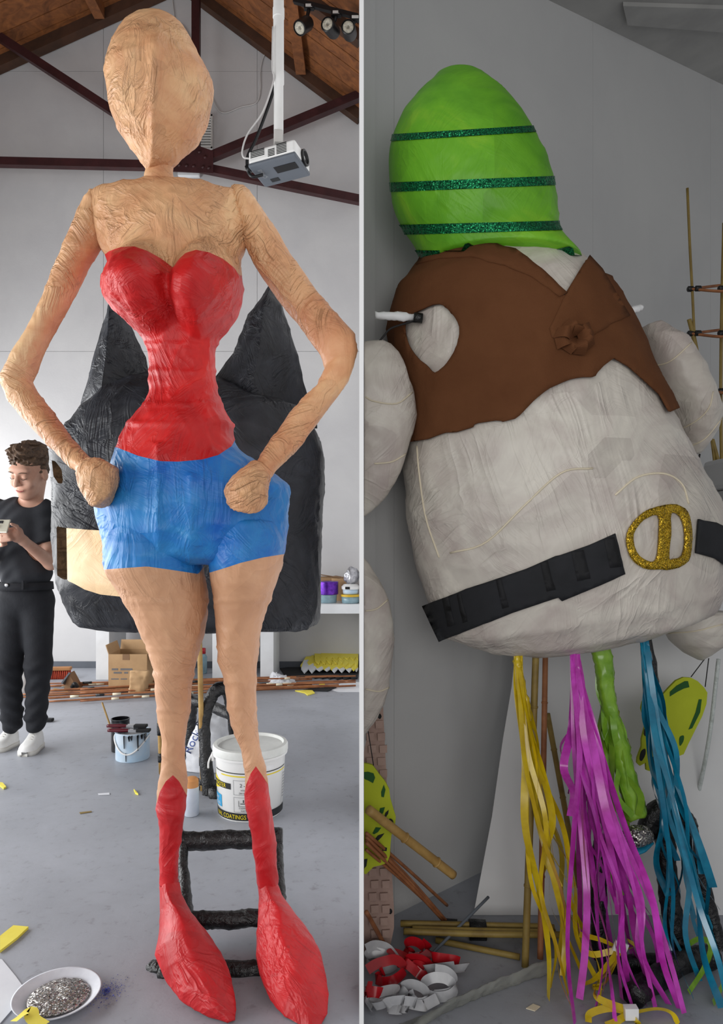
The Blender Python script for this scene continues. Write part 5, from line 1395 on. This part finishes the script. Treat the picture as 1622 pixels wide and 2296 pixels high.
# belt, buckle
bl1 = drape([(953, 1357), (1040, 1322), (1100, 1302), (1180, 1275), (1246, 1246), (1256, 1244), (1320, 1222), (1378, 1196), (1400, 1286), (1330, 1316), (1258, 1346), (1250, 1338), (1150, 1372), (1060, 1408), (990, 1436)], bt_body, .010, .006, 9)
be = mesh('belt', bl1, MAT['belt_foam'], gf, label='black foam belt strip')
for x_, y_, w_ in ((1005, 1370, 9), (1035, 1362, 6), (1122, 1330, 8), (1222, 1292, 10), (1295, 1268, 16), (1365, 1240, 14)):
    mesh('belt_stripe', drape([(x_ - w_, y_ - 32), (x_ + w_ - 4, y_ - 36), (x_ + w_ + 12, y_ + 28), (x_ - w_ + 14, y_ + 32)], bt_body, .0112, .001, 9), MAT['black_matte'], be)
bl2 = drape([(1562, 1164), (1600, 1172), (1628, 1186), (1640, 1280), (1600, 1252), (1556, 1240)], bt_body, .010, .006, 9)
mesh('belt', bl2, MAT['belt_foam'], gf)
outer = smooth_poly([(1404, 1195), (1440, 1150), (1500, 1131), (1536, 1150), (1545, 1200), (1538, 1258), (1490, 1276), (1440, 1272), (1410, 1245)], 4)
h1_ = smooth_poly([(1418, 1198), (1440, 1168), (1472, 1156), (1474, 1200), (1468, 1254), (1446, 1256), (1424, 1235)], 3)
h2_ = smooth_poly([(1500, 1152), (1522, 1160), (1532, 1198), (1526, 1244), (1506, 1252), (1496, 1250), (1500, 1200)], 3)
mesh('buckle', drape(outer, bt_body, .012, .008, 7, holes=(h1_, h2_)), MAT['gold_glitter'], gf, label='gold glitter belt buckle')
# cane hoops showing on the belly
for pts in ([(1010, 1240), (1090, 1216), (1180, 1130), (1260, 1060), (1330, 1050)], [(1380, 1110), (1430, 1070), (1490, 1062), (1530, 1086), (1545, 1130)], [(935, 1000), (940, 1060), (955, 1160), (985, 1250)]):
    q = []
    for x, y in resample(np.array([(a, b) for a, b in pts]), 24):
        hh = bt_body.ray_cast(Vector((0, 0, CAMZ)), (Vector(P(x, y, 1)) - Vector((0, 0, CAMZ))).normalized())
        if hh[0]: q.append(np.array(hh[0]) + [0, -.001, 0])
    mesh('seam', tube(q, .0028, 6, spline=False), MAT['tape_cream'], gf)
# arms: papered lobes slung from white sticks
XC = PT + .002
UAL = hrows([(768, 815, 862), (775, 795, 876), (792, 775, 892), (830, 758, 911), (880, 752, 927), (930, 750, 933), (962, 750, 927), (1010, 756, 915), (1060, 765, 899), (1085, 772, 886), (1120, 785, 860), (1148, 798, 832), (1158, 806, 820)], 2.04, .8)
LAL = hrows([(1252, 800, 815), (1270, 785, 830), (1300, 770, 850), (1345, 760, 870), (1395, 755, 881), (1432, 752, 884), (1480, 755, 880), (1540, 762, 874), (1580, 770, 864), (1600, 778, 852), (1640, 795, 824), (1652, 805, 816)], 2.08, .8)
UAR = [(1430, 738, 1488, 724, 2.36, .06), (1424, 762, 1548, 768, 2.36, .11), (1438, 822, 1582, 828, 2.36, .13), (1460, 882, 1606, 886, 2.36, .14), (1488, 930, 1622, 926, 2.36, .13), (1512, 975, 1612, 966, 2.36, .10), (1532, 1006, 1590, 996, 2.36, .06), (1552, 1022, 1572, 1016, 2.36, .02)]
LAR = [(1462, 1366, 1650, 1372, 2.34, .12), (1478, 1405, 1648, 1410, 2.34, .12), (1500, 1438, 1630, 1442, 2.34, .10), (1530, 1464, 1600, 1466, 2.34, .06), (1562, 1480, 1578, 1480, 2.34, .02)]
lob = {}
for nm, k, sd, lb in (('upper_arm', UAL, 3, 'pale papered upper arm'), ('forearm', LAL, 5, 'pale papered forearm'), ('upper_arm', UAR, 7, 'pale papered upper arm'), ('forearm', LAR, 9, 'pale papered forearm')):
    vf = crumple(loft(k, 64, .008), .008, 9, sd); vf = (np.maximum(vf[0], [XC, -9, -9]), vf[1])
    o = mesh(nm, vf, WP, gf, label=lb); lob[(nm, sd)] = o
    bb = bvh_of(vf)
    for pts in {3: [[(925, 880), (890, 905), (840, 900), (820, 890)], [(915, 1015), (880, 1035), (840, 1040)]], 5: [[(870, 1345), (845, 1365), (820, 1370)], [(876, 1540), (850, 1550), (820, 1545)]],
                7: [[(1448, 822), (1500, 812), (1552, 768)], [(1600, 878), (1590, 915), (1560, 945), (1500, 975)], [(1618, 940), (1580, 985), (1535, 1005)]], 9: [[(1500, 1420), (1560, 1415), (1620, 1400)]]}[sd]:
        q = []
        for x, y in resample(np.array(pts, float), 16):
            hh = bb.ray_cast(Vector((0, 0, CAMZ)), (Vector(P(x, y, 1)) - Vector((0, 0, CAMZ))).normalized())
            if hh[0]: q.append(np.array(hh[0]) + [0, -.001, 0])
        if len(q) > 3: mesh('seam', tube(q, .0022, 6, spline=False), MAT['tape_cream'], o)
for a, b, D in (((842, 707), (960, 712), 2.0), ((1380, 694), (1438, 690), 2.2)):
    s = mesh('arm_stick', crumple(tube([P(*a, D), P((a[0] + b[0]) / 2, a[1] + 3, D), P(*b, D + .04)], .0105, 12, 20), .006, 60, 5), MAT['print_white'], gf, label='white taped arm stick')
mesh('tape_wrap', tube([P(928, 712, 2.0), P(948, 714, 2.0)], .014, 10), MAT['black_tape'], gf)
for pts, D in (([(935, 718), (880, 735), (862, 752), (848, 770)], 2.01), ([(1402, 695), (1406, 715), (1420, 728), (1432, 730)], 2.22), ([(1556, 1016), (1563, 1045), (1570, 1018)], 2.33), ([(1566, 1042), (1568, 1062)], 2.33)):
    mesh('cord', tube([P(x, y, D) for x, y in pts], .003, 6), MAT['string_dark'], gf)

# foam hands on strings
def hand(poly, marks, D, D2, label, strings, parent_pt):
    t = thing('foam_hand', label, 'hand cutout', P(poly[0][0], max(q[1] for q in poly), D2), 'foam hands of the stout figure')
    vf = plate(poly, D, .012, D2)
    vf = (np.maximum(vf[0], [XC, -9, -9]), vf[1])
    o = mesh('hand', vf, MAT['foam_lime'], t, smooth=False)
    bb = bvh_of(vf)
    for pl, m in marks:
        mv = drape(pl, bb, .0015, .0008, 5); mesh('painted_mark', (np.maximum(mv[0], [XC, -9, -9]), mv[1]), MAT[m], o, smooth=False)
    for st in strings: mesh('string', tube([P(*q) for q in st], .0016, 6), MAT['string_dark'], t)
Zq = lambda L, sc, ox, oy: [(ox + x / sc, oy + y / sc) for x, y in L]
A7 = lambda L: Zq(L, 4.783, 1400, 1480)
ho = A7([(490, 290), (560, 220), (640, 185), (720, 190), (790, 225), (860, 295), (895, 350), (885, 470), (840, 600), (770, 740), (690, 900), (640, 1010), (560, 1040), (470, 1000), (430, 1060), (380, 1130), (300, 1200), (240, 1180), (235, 1100), (170, 1135), (140, 1105), (145, 1050), (190, 930), (190, 850), (230, 700), (270, 600), (200, 570), (185, 520), (200, 450), (240, 410), (300, 400), (400, 390)])
hm = [(A7([(490, 340), (560, 275), (650, 225), (685, 225), (700, 290), (640, 305), (570, 340), (490, 390)]), 'marker_green'), (A7([(800, 420), (832, 420), (815, 560), (730, 730), (690, 745), (720, 670), (765, 560)]), 'marker_green'),
      (A7(smooth_poly([(590, 870), (600, 820), (640, 810), (635, 870), (600, 920)], 3)), 'marker_green'), (A7(smooth_poly([(195, 500), (215, 450), (260, 430), (290, 480), (280, 540), (220, 545)], 3)), 'marker_black'),
      (A7(smooth_poly([(210, 790), (225, 730), (270, 690), (270, 750), (235, 815)], 3)), 'marker_black'), (A7(smooth_poly([(165, 1060), (180, 980), (225, 950), (228, 1010), (190, 1080)], 3)), 'marker_black'),
      (A7(smooth_poly([(270, 1110), (290, 1050), (340, 1030), (360, 1090), (330, 1155), (285, 1150)], 3)), 'marker_black'), (A7(smooth_poly([(300, 650), (340, 610), (350, 680), (310, 700)], 3)), 'marker_black'), (A7(smooth_poly([(360, 950), (400, 900), (430, 860), (425, 930), (385, 970)], 3)), 'marker_black')]
hand(ho, hm, 2.36, 2.34, 'lime foam hand with dark marks hanging below the pale forearm', [[(1582, 1476, 2.34), (1550, 1518, 2.35)], [(1590, 1476, 2.34), (1582, 1540, 2.35)]], None)
A6 = lambda L: Zq(L, 4.098, 816, 1580)
ho2 = A6([(-20, 540), (40, 545), (80, 555), (115, 600), (150, 650), (185, 690), (205, 720), (235, 780), (245, 860), (270, 950), (295, 1030), (290, 1090), (255, 1200), (245, 1300), (240, 1390), (215, 1450), (160, 1475), (90, 1490), (50, 1530), (20, 1560), (-20, 1550)])
hm2 = [(A6([(-15, 620), (40, 615), (90, 630), (105, 670), (85, 720), (40, 695), (-15, 675)]), 'marker_green'), (A6([(160, 800), (185, 735), (200, 780), (185, 850), (162, 845)]), 'marker_green'), (A6([(135, 1020), (150, 950), (195, 940), (180, 990), (150, 1030)]), 'marker_green'),
       (A6([(185, 1035), (200, 990), (230, 965), (225, 1000), (195, 1045)]), 'marker_black'), (A6(smooth_poly([(220, 1080), (240, 1045), (270, 1065), (268, 1115), (240, 1110)], 3)), 'marker_black'), (A6([(80, 1180), (110, 1125), (160, 1130), (130, 1170), (95, 1190)]), 'marker_green'),
       (A6([(95, 1245), (130, 1200), (190, 1180), (165, 1215), (115, 1265)]), 'marker_black'), (A6([(165, 1340), (185, 1305), (215, 1315), (210, 1345)]), 'marker_black'), (A6([(130, 1390), (160, 1365), (200, 1375), (175, 1420)]), 'marker_black'), (A6([(-10, 1420), (35, 1415), (25, 1480), (-10, 1520)]), 'marker_black')]
hand(ho2, hm2, 2.10, 2.08, 'lime foam hand with dark marks resting on the waffle foam board', [[(826, 1640, 2.09), (838, 1716, 2.10)]], None)

# waffle foam board against the partition
wfp = [(806, 1500), (858, 1500), (860, 1600), (868, 1760), (876, 1900), (884, 2040), (884, 2080), (876, 2120), (860, 2136), (840, 2142), (806, 2142)]
wv = plate(wfp, 2.28, .03, 2.125); wv = (np.maximum(wv[0], [XC, -9, -9]), wv[1])
wf = thing('waffle_board', 'pinkish beige waffle foam board leaning in the corner', 'foam board', PF(850, 2142))
wo = mesh('board', wv, MAT['foam_pink_beige'], wf, smooth=False)
bb = bvh_of(wv); random.seed(2)
for r_ in range(19):
    for q_ in range(2):
        x = 830 + q_ * 25 + (r_ * 13 % 9) - 4 + r_ * .6; y = 1625 + r_ * 27.5
        if y > 2115: continue
        mv = drape([(x - 9, y - 9), (x + 8, y - 10), (x + 8, y + 7), (x - 8, y + 8)], bb, .010, .010, 20); mesh('waffle_block', (np.maximum(mv[0], [XC, -9, -9]), mv[1]), MAT['foam_pink_beige'], wo, smooth=False)
for x, y in ((852, 1606), (876, 2043)):
    mesh('peg', drape(smooth_poly([(x - 5, y), (x, y - 6), (x + 4, y), (x, y + 6)], 3), bb, .004, .004, 4), MAT['black_matte'], wo)

# leaning white board
bd = [(1062, 2043), (1104, 1820), (1128, 1660), (1148, 1540), (1158, 1440), (1164, 1322), (1720, 1322), (1720, 2075), (1240, 2064)]
pv = plate([(1062, 2052), (1104, 1830), (1128, 1660), (1148, 1540), (1158, 1440), (1166, 1326), (1700, 1326), (1700, 2052)], 2.70, .005, 2.335)
tag(mesh('leaning_board', pv, MAT['white_board'], smooth=False, base=PF(1240, 2052)), 'tall white foam board leaning against the wall behind the tassels', 'board')

# bamboo poles standing behind the tassels
for (x0, y0, x1, y1, D0, r_, m, lb) in ((1203, 1440, 1178, 2168, 2.14, .0105, 'bamboo_olive', 'olive bamboo pole standing beside the yellow tassel'), (1224, 1440, 1212, 2150, 2.3, .009, 'cane_orange', 'brown bamboo cane standing behind the yellow tassel'), (1228, 1600, 1300, 1990, 2.3, .009, 'bamboo_olive', 'short dark bamboo cane slanting behind the pink tassel')):
    b_ = P(x1, y1, 2.0); zb = .01; D1 = (CAMZ - zb) * F / (y1 - HY) if y1 > 2100 else D0
    p0, p1 = P(x0, y0, D0), P(x1, y1, D1)
    t = thing('bamboo_pole', lb, 'bamboo', p1)
    n = 30; path = resample([p0, p1], n); rr = np.full(n, r_)
    st_ = mesh('stalk', tube(path, rr, 12, spline=False), MAT[m], t)
    for k in (6, 14, 22): mesh('node_ring', tube([path[k] - (p1 - p0) * .003, path[k] + (p1 - p0) * .003], r_ * 1.16, 12), MAT[m], st_)
# bamboo pole and split canes jutting from the left
p0, p1 = P(816, 1815, 2.02), P(1017, 1962, 2.16); p0[0] = XC + .012
t = thing('bamboo_pole', 'thick pale bamboo pole jutting out in front of the lime hand', 'bamboo', p1)
path = resample([p0, p1], 30); s_ = mesh('stalk', tube(path, .0135, 14, spline=False), MAT['bamboo'], t)
for k in (12, 23): mesh('node_ring', tube([path[k] - (p1 - p0) * .008, path[k], path[k] + (p1 - p0) * .008], [.014, .0165, .014], 14, 5), MAT['bamboo'], s_)
random.seed(5)
bd_ = thing('cane_bundle', 'fan of thin orange split canes taped at the floor end', 'canes', PF(1000, 2068))
for k, (x0, y0, x1, y1, D0) in enumerate(((820, 1868, 1003, 2030, 2.02), (818, 1876, 1000, 2066, 2.03), (818, 1890, 998, 2068, 2.03), (820, 1884, 996, 2066, 2.04), (818, 1905, 1002, 2066, 2.05), (818, 1872, 1004, 2068, 2.06))):
    a = P(x0, y0, D0); a[0] = max(a[0], XC + .006); b = PF(x1, y1, .012) if y1 > 2050 else P(x1, y1, 2.36)
    mesh('cane', tube([a, (a + b) / 2 + [0, 0, random.uniform(-.01, .01)], b], .0052, 6, 24), MAT['cane_orange'], bd_)
mesh('tape_band', tube([PF(990, 2068, .012), PF(1026, 2071, .012)], .013, 10), MAT['black_tape'], bd_)
tag(mesh('split_cane', tube([P(818, 2045, 2.0) * [0, 1, 1] + [XC + .006, 0, 0], PF(868, 2128, .01)], .0065, 8, 12), MAT['cane_orange'], base=PF(868, 2128)), 'single orange split cane leaning before the waffle foam', 'cane')

# bundle of bamboo canes on the floor
bb_ = thing('bamboo_bundle', 'bundle of olive bamboo canes lying on the floor', 'bamboo', PF(1080, 2085)); random.seed(9)
for k in range(9):
    y = 2066 + (k % 3) * 9 + random.uniform(-2, 2); z = .012 + (.018 if k >= 3 else 0) + (.016 if k >= 6 else 0)
    x0 = 890 + random.uniform(0, 40); a = PF(x0, y + 6, z); b = PF(1235 + random.uniform(0, 30), y + 14, z)
    cn = mesh('cane', tube([a, (a + b) / 2 + [0, random.uniform(-.006, .006), 0], b], random.uniform(.008, .011), 8, 14), MAT['bamboo_olive'], bb_)
mesh('tape_band', tube([PF(1052, 2084, .028), PF(1090, 2085, .028)], .034, 14, flat=.85), MAT['black_tape'], bb_)
tag(mesh('bamboo_cane', tube([PF(978, 2108, .010), PF(1166, 2146, .010)], .009, 10, 8), MAT['bamboo_olive'], base=PF(1070, 2125)), 'single bamboo cane lying in front of the bamboo bundle', 'bamboo')
tag(mesh('wire_rod', tube([PF(962, 2146, .006), P(1096, 2011, 2.25)], .0045, 8, 8), MAT['plastic_grey'], base=PF(962, 2146)), 'thin grey rod slanting up over the bamboo bundle', 'rod')
# clear polythene roll across the floor
pv_ = crumple(loft([(880, 2335, 930, 2306, 1.80, .008), (975, 2284, 1015, 2242, 1.86, .008), (1070, 2246, 1104, 2200, 1.93, .008), (1170, 2212, 1194, 2164, 1.99, .008), (1250, 2184, 1255, 2146, 2.04, .008)], 24, .008), .008, 22, 4)
pv_[0][:, 2] = np.maximum(pv_[0][:, 2], .002)
ps = MAT['poly_sheet']; bsdf = ps.node_tree.nodes['Principled BSDF']; bsdf.inputs['Alpha'].default_value = .42
tag(mesh('polythene_roll', pv_, ps, base=PF(1090, 2240)), 'clear polythene roll lying across the floor', 'polythene')
tag(mesh('paper_strip', floor_sheet([(1180, 2262), (1196, 2252), (1212, 2258), (1200, 2268)], .001, .002), MAT['tape_cream'], smooth=False, base=PF(1195, 2260)), 'torn cream scrap on floor before the yellow tassel', 'scrap')

# ------------------------------------------------------------------ ribbon tassels hung under the belly
def tassel(label, m, top, tips, D, width, seed, tie=True, mid=None, kn=2.0, nar=(.35, .6)):
    random.seed(seed)
    t = thing('ribbon_tassel', label, 'tassel', P(top[0], top[1], D))
    for i, (x, y) in enumerate(tips):
        a = P(top[0] + random.uniform(-5, 5), top[1] - 4, D + random.uniform(-.008, .008))
        zf = random.uniform(.006, .014)
        e = PF(x, y, zf) if y > 2080 else P(x, y, D - .03 + random.uniform(-.05, .03))
        pts = [a]
        for u in (.12, .3, .5, .7, .86):
            lx = top[0] + (x - top[0]) * (u ** 1.25 if mid is None else np.interp(u, (0, 1), (0, 1)) ** 1.1)
            ly = top[1] + (y - top[1]) * u
            Du = D + (e[1] - D) * u
            sp_ = 5 + 34 * u
            pts.append(P(lx + random.uniform(-sp_, sp_) * (.5 if u < .2 else .8), ly + random.uniform(-8, 8), Du + random.uniform(-.03, .03) * min(1, u * 2)))
        pts.append(e)
        pts = np.array(pts); pts[:, 2] = np.maximum(pts[:, 2], .006); pts[:, 0] = np.maximum(pts[:, 0], .02)
        a0 = random.uniform(-.9, .9)
        mesh('ribbon', ribbon(pts, width * random.uniform(.5, 1.15), 44, a0, a0 + random.uniform(-3.4, 3.4)), MAT[m], t)
    # gathered neck
    c = P(top[0], top[1], D); rr = [.007, .011, .016, .013]
    nk = [c + [0, 0, .012], c + [.002, 0, -.03], P(top[0] + (np.mean([q[0] for q in tips]) - top[0]) * .08, top[1] + 60, D), P(top[0] + (np.mean([q[0] for q in tips]) - top[0]) * .2, top[1] + 150, D)]
    mesh('gathered_neck', crumple(tube(nk, rr, 14, 36, flat=.6), .008, 50, seed), MAT[m], t)
    if tie: mesh('tie', tube([c + [0, 0, .014], c + [0, 0, -.006]], .0125, 10), MAT['black_tape'], t)
    return t
random.seed(1)
tips_y = [(1235, 2215), (1262, 2188), (1290, 2278), (1230, 2240), (1275, 2230), (1305, 2180), (1310, 2150), (1255, 2150), (1320, 2230), (1285, 2120), (1340, 2200), (1298, 2090), (1330, 2120), (1280, 1990), (1255, 1990), (1345, 2260), (1240, 2095)]
tassel('long yellow ribbon tassel under the pale belly', 'ribbon_yellow', (1160, 1464), tips_y, 2.08, .019, 4)
tips_m = [(1290, 2296), (1335, 2270), (1380, 2290), (1420, 2262), (1450, 2255), (1470, 2258), (1500, 2252), (1525, 2262), (1535, 2272), (1360, 2210), (1400, 2190), (1330, 2150), (1300, 2110), (1345, 2090), (1310, 1990), (1280, 1830), (1330, 1990), (1410, 2110), (1440, 2180), (1460, 2230), (1395, 2240), (1350, 2240), (1480, 2200), (1420, 2160), (1300, 2240), (1370, 2120), (1440, 2090), (1490, 2180), (1515, 2230), (1340, 2040), (1385, 2050), (1410, 2220), (1275, 1780), (1360, 1930)]
tassel('long magenta ribbon tassel under the pale belly', 'ribbon_magenta', (1288, 1438), tips_m, 2.06, .020, 8)
tips_l = [(1420, 1830), (1400, 1835), (1440, 1826), (1412, 1828), (1432, 1830), (1395, 2010), (1360, 1960), (1445, 1985), (1350, 1800), (1340, 1720)]
tassel('lime green ribbon tassel ending above the silver shoe', 'ribbon_lime', (1345, 1446), tips_l, 2.14, .026, 12, tie=False)
lt_ = loft([(1330, 1440, 1366, 1440, 2.12, .014), (1340, 1520, 1376, 1520, 2.12, .02), (1352, 1600, 1392, 1596, 2.12, .024), (1372, 1700, 1418, 1692, 2.12, .028), (1390, 1780, 1436, 1768, 2.12, .03), (1398, 1838, 1448, 1822, 2.12, .03)], 28, .008)
tls = [o for o in bpy.data.objects if o.name.startswith('ribbon_tassel')][-1]
mesh('ribbon_sleeve', crumple(lt_, .010, 26, 3), MAT['ribbon_lime'], tls)
tips_t = [(1520, 2180), (1545, 2170), (1570, 2200), (1600, 2230), (1620, 2260), (1500, 2010), (1530, 2080), (1590, 2150), (1610, 2120), (1560, 2060), (1480, 1810), (1475, 1740), (1500, 1990), (1520, 1930), (1615, 2040), (1600, 1990), (1585, 2050), (1630, 2200), (1640, 2280), (1575, 1960), (1556, 2240)]
tassel('long teal ribbon tassel beside the hanging lime hand', 'ribbon_teal', (1442, 1408), tips_t, 2.12, .020, 15)
tips_r = [(1340, 2296), (1355, 2270), (1400, 2230), (1345, 2200), (1360, 2150), (1370, 2240)]
# loose lime and yellow ribbons on the floor, bows tied with white tape
def loose(name, label, m, pts, wdt, grp=None, **k):
    q = np.array([PF(*p_) for p_ in pts]); v, f = ribbon(q, wdt, 36, **k); v[:, 2] = np.maximum(v[:, 2], .002)
    tag(mesh(name, (v, f), MAT[m], base=q.mean(0) * [1, 1, 0]), label, 'ribbon', grp)
loose('loose_ribbon', 'lime ribbon curling on the floor beside the black stand', 'ribbon_lime', [(1545, 2225, .01), (1580, 2170, .05), (1595, 2120, .12), (1570, 2105, .13), (1540, 2120, .10)], .016)
loose('loose_ribbon', 'lime ribbon trailing on the floor under the teal tassel', 'ribbon_lime', [(1600, 2250, .01), (1625, 2200, .03), (1640, 2150, .06)], .018)
bow = thing('ribbon_bow', 'yellow ribbon bow bound with white tape before the magenta tassel', 'bow', PF(1395, 2140))
BDp = 1.98
for k, pts in enumerate(([(1300, 2095), (1350, 2108), (1390, 2128)], [(1390, 2128), (1330, 2140), (1302, 2118)], [(1392, 2130), (1425, 2122), (1408, 2108)], [(1390, 2130), (1340, 2190), (1310, 2230)], [(1388, 2132), (1370, 2170), (1335, 2215)], [(1394, 2128), (1360, 2200), (1330, 2250), (1350, 2290)])):
    q = [P(x, y, BDp - .01 * k * .5) for x, y in pts]; q = [np.array([a[0], a[1], max(a[2], .008)]) for a in q]
    mesh('loop', ribbon(q, .016, 20, .3 * k, .3 * k + .8), MAT['ribbon_yellow'], bow)
mesh('tape_band', box(P(1392, 2124, BDp - .03), (.038, .006, .028), rot('Y', 20)), MAT['print_white'], bow, smooth=False)
bow2 = thing('ribbon_bow', 'yellow ribbon bow bound with white tape lying on the floor', 'bow', PF(1415, 2272))
for k, pts in enumerate(([(1412, 2270, .012), (1370, 2260, .03), (1325, 2272, .02), (1320, 2292, .008)], [(1414, 2272, .012), (1470, 2262, .03), (1505, 2270, .02), (1522, 2296, .006)], [(1412, 2272, .01), (1380, 2292, .006), (1360, 2300, .006)], [(1416, 2274, .01), (1430, 2294, .006), (1434, 2304, .006)], [(1412, 2266, .02), (1345, 2240, .05), (1332, 2215, .06)])):
    q = [PF(*a) for a in pts]; mesh('loop', ribbon(q, .017, 20, .4, .9), MAT['ribbon_yellow'], bow2)
mesh('tape_band', box(PF(1415, 2270, .02), (.034, .02, .03)), MAT['print_white'], bow2, smooth=False)

# black taped stand behind the tassels with a silver shoe on its crossbar
bs_ = thing('tassel_stand', 'black taped tubular stand behind the magenta and teal tassels', 'stand', PF(1500, 2190))
mesh('stand_frame', crumple(join(tube([P(1452, 1860, 2.16), P(1478, 1812, 2.16), P(1490, 1850, 2.16), P(1496, 1960, 2.15), P(1512, 2080, 2.12), P(1528, 2160, 2.10)], .030, 12, 60), tube([P(1520, 1835, 2.2), P(1545, 1840, 2.2), P(1560, 1920, 2.2), P(1590, 2040, 2.18), P(1618, 2150, 2.15)], .022, 12, 50),
     tube([PF(1420, 2235, .03), PF(1520, 2160, .034), PF(1600, 2142, .034)], .032, 12, 30), tube([P(1345, 1890, 2.16), P(1400, 1885, 2.16), P(1462, 1866, 2.16)], .020, 12, 24), tube([P(1350, 1885, 2.16), P(1340, 2000, 2.14), P(1345, 2150, 2.1)], .022, 12, 40), tube([PF(1345, 2165, .03), PF(1425, 2160, .03), PF(1530, 2150, .03)], .024, 12, 30),
     tube([P(1484, 1812, 2.18), P(1486, 1700, 2.2), P(1470, 1560, 2.22), P(1452, 1425, 2.22)], .012, 10, 40)), .008, 34, 6), MAT['black_tape'], bs_)
shv = crumple(loft([(1386, 1880, 1390, 1898, 2.10, .012), (1398, 1860, 1402, 1906, 2.09, .028), (1420, 1850, 1424, 1904, 2.08, .032), (1444, 1848, 1450, 1894, 2.09, .028), (1458, 1858, 1460, 1880, 2.1, .012)], 32, .004, smooth=True), .004, 40, 3)
so = thing('silver_shoe', 'small silver glitter shoe on the black stand under the lime tassel', 'shoe', P(1424, 1905, 2.08))
mesh('upper', shv, MAT['silver_glitter'], so); mesh('sole', crumple(loft([(1388, 1892, 1396, 1908, 2.10, .02), (1424, 1894, 1428, 1912, 2.085, .034), (1456, 1880, 1462, 1894, 2.1, .016)], 24, .004, smooth=True), .002, 40, 3), MAT['ribbon_teal'], so)

# red and silver ribbon curls on the floor by the partition
random.seed(21)
specs = [('red', (905, 2175), .10, 5), ('silver', (850, 2175), .12, 6), ('red', (870, 2205), .12, 7), ('silver', (1010, 2195), .14, 9), ('red', (1000, 2180), .10, 10), ('silver', (935, 2255), .10, 12), ('silver', (860, 2265), .10, 14), ('red', (835, 2250), .09, 16), ('red', (945, 2195), .09, 18), ('silver', (985, 2235), .12, 19), ('silver', (890, 2280), .08, 22), ('red', (930, 2152), .08, 25)]
words = {0: 'nearest the waffle foam board', 2: 'crossing the silver curls', 4: 'arching over the grey floor beside the silver loop', 7: 'against the partition', 8: 'in the heart of the ribbon heap', 11: 'ringed at the back of the ribbon heap', 1: 'looping against the partition', 3: 'stretched in a long loop towards the polythene', 5: 'rolled tightly in front of the heap', 6: 'flattened beside the partition', 9: 'lying in front of the long loop', 10: 'at the front of the ribbon heap'}
for i, (cn, (x, y), R_, sd) in enumerate(specs):
    random.seed(sd); c = PF(x, y); ph0 = random.uniform(0, 6); n = 16; turns = random.uniform(1.0, 1.8); ec = random.uniform(.35, .6); st_ = random.uniform(-.5, .5)
    q = []
    for k in range(n):
        u = k / (n - 1); a = ph0 + u * turns * 2 * PI; r_ = R_ * (.35 + .45 * u) * .62
        q.append(c + [r_ * math.cos(a) + .03 * (u - .5) * random.uniform(-1, 1), r_ * ec * math.sin(a), .014 + .022 * (1 + math.sin(a * 1.0 + sd)) * (.4 + .6 * u)])
    q = np.array(q); q[:, 0] = np.maximum(q[:, 0], XC + .006)
    v, f = ribbon(q, .026, 70, st_ + .3, st_ + random.uniform(-.6, .8), side=(0, .35, 1)); v[:, 2] = np.maximum(v[:, 2], .001); v[:, 0] = np.maximum(v[:, 0], XC)
    tag(mesh('ribbon_curl', (v, f), MAT['ribbon_' + cn], base=c), '%s satin ribbon curl %s' % ('red' if cn == 'red' else 'silver grey', words[i]), 'ribbon', 'satin ribbon curls on the floor')

# cane lantern frame standing in the far right corner
cf = thing('cane_lantern', 'bare cane lantern of tall uprights and orange hoops', 'lantern', wall_pt(1580, 1900, .3) * [1, 1, 0])
FDp = 3.14
for pts, r_ in (([(1542, 422), (1548, 560), (1553, 650), (1560, 780), (1575, 900), (1600, 1010), (1640, 1500), (1660, 1873)], .006), ([(1624, 500), (1619, 700), (1617, 860), (1618, 1000), (1625, 1300), (1640, 1873)], .007), ([(1700, 480), (1690, 900), (1700, 1873)], .007), ([(1546, 716), (1556, 755), (1563, 790)], .010), ([(1598, 985), (1610, 1030)], .009)):
    up = mesh('upright', tube([P(x, y, FDp) for x, y in pts], r_, 8, 30), MAT['bamboo_olive'], cf)
for y, h_ in ((648, 5), (748, 7), (878, 3), (1380, 4)):
    a0 = P(1549, y, FDp); a1_ = P(1700, y - 6, FDp); mid = P(1640, y - 10, FDp + .1); mid2 = P(1630, y + h_, FDp - .08)
    for mm in (mid, mid2):
        hp = mesh('hoop', tube([a0 if y < 800 else P(1612, y, FDp), mm, a1_], .0105, 8, 20, flat=.6), MAT['cane_orange'], cf)
    for x in (1549, 1566, 1618):
        if y > 800 and x < 1600: continue
        mesh('tape_band', lathe(P(x, y + (0 if x < 1560 else -1), FDp - (.0 if x < 1560 else .02)), [(.008, -.014), (.013, -.01), (.013, .01), (.008, .014)], 10, rot('Y', 90)), MAT['black_tape'], cf)
# white folded cloth bundle seen at the right edge
zc = thing('white_box_stack', 'white boxes stacked behind the stout figure at the corner', 'box', P(1640, 1873, 2.9) * [1, 1, 0])
z1b = P(0, 1030, 2.86)[2]; z2b = P(0, 1100, 2.86)[2]
mesh('carton', box((P(1668, 0, 2.86)[0], 2.86, (z1b + z2b) / 2), (.24, .2, z1b - z2b), None, .02), MAT['white_board'], zc, smooth=False)
mesh('carton', box((P(1668, 0, 2.86)[0], 2.86, z2b / 2 - .001), (.22, .2, z2b - .002), None, .01), MAT['wall_grey'], zc, smooth=False)
# string rod at the right
tag(mesh('white_rod', tube([P(1612, 1478, 2.4), P(1590, 1660, 2.42), PF(1556, 1990, .004) if False else P(1556, 1830, 2.5)], .007, 8, 20), MAT['pvc_clear'], base=P(1556, 1830, 2.5)), 'clear plastic rod hanging beside the lime hand', 'rod')
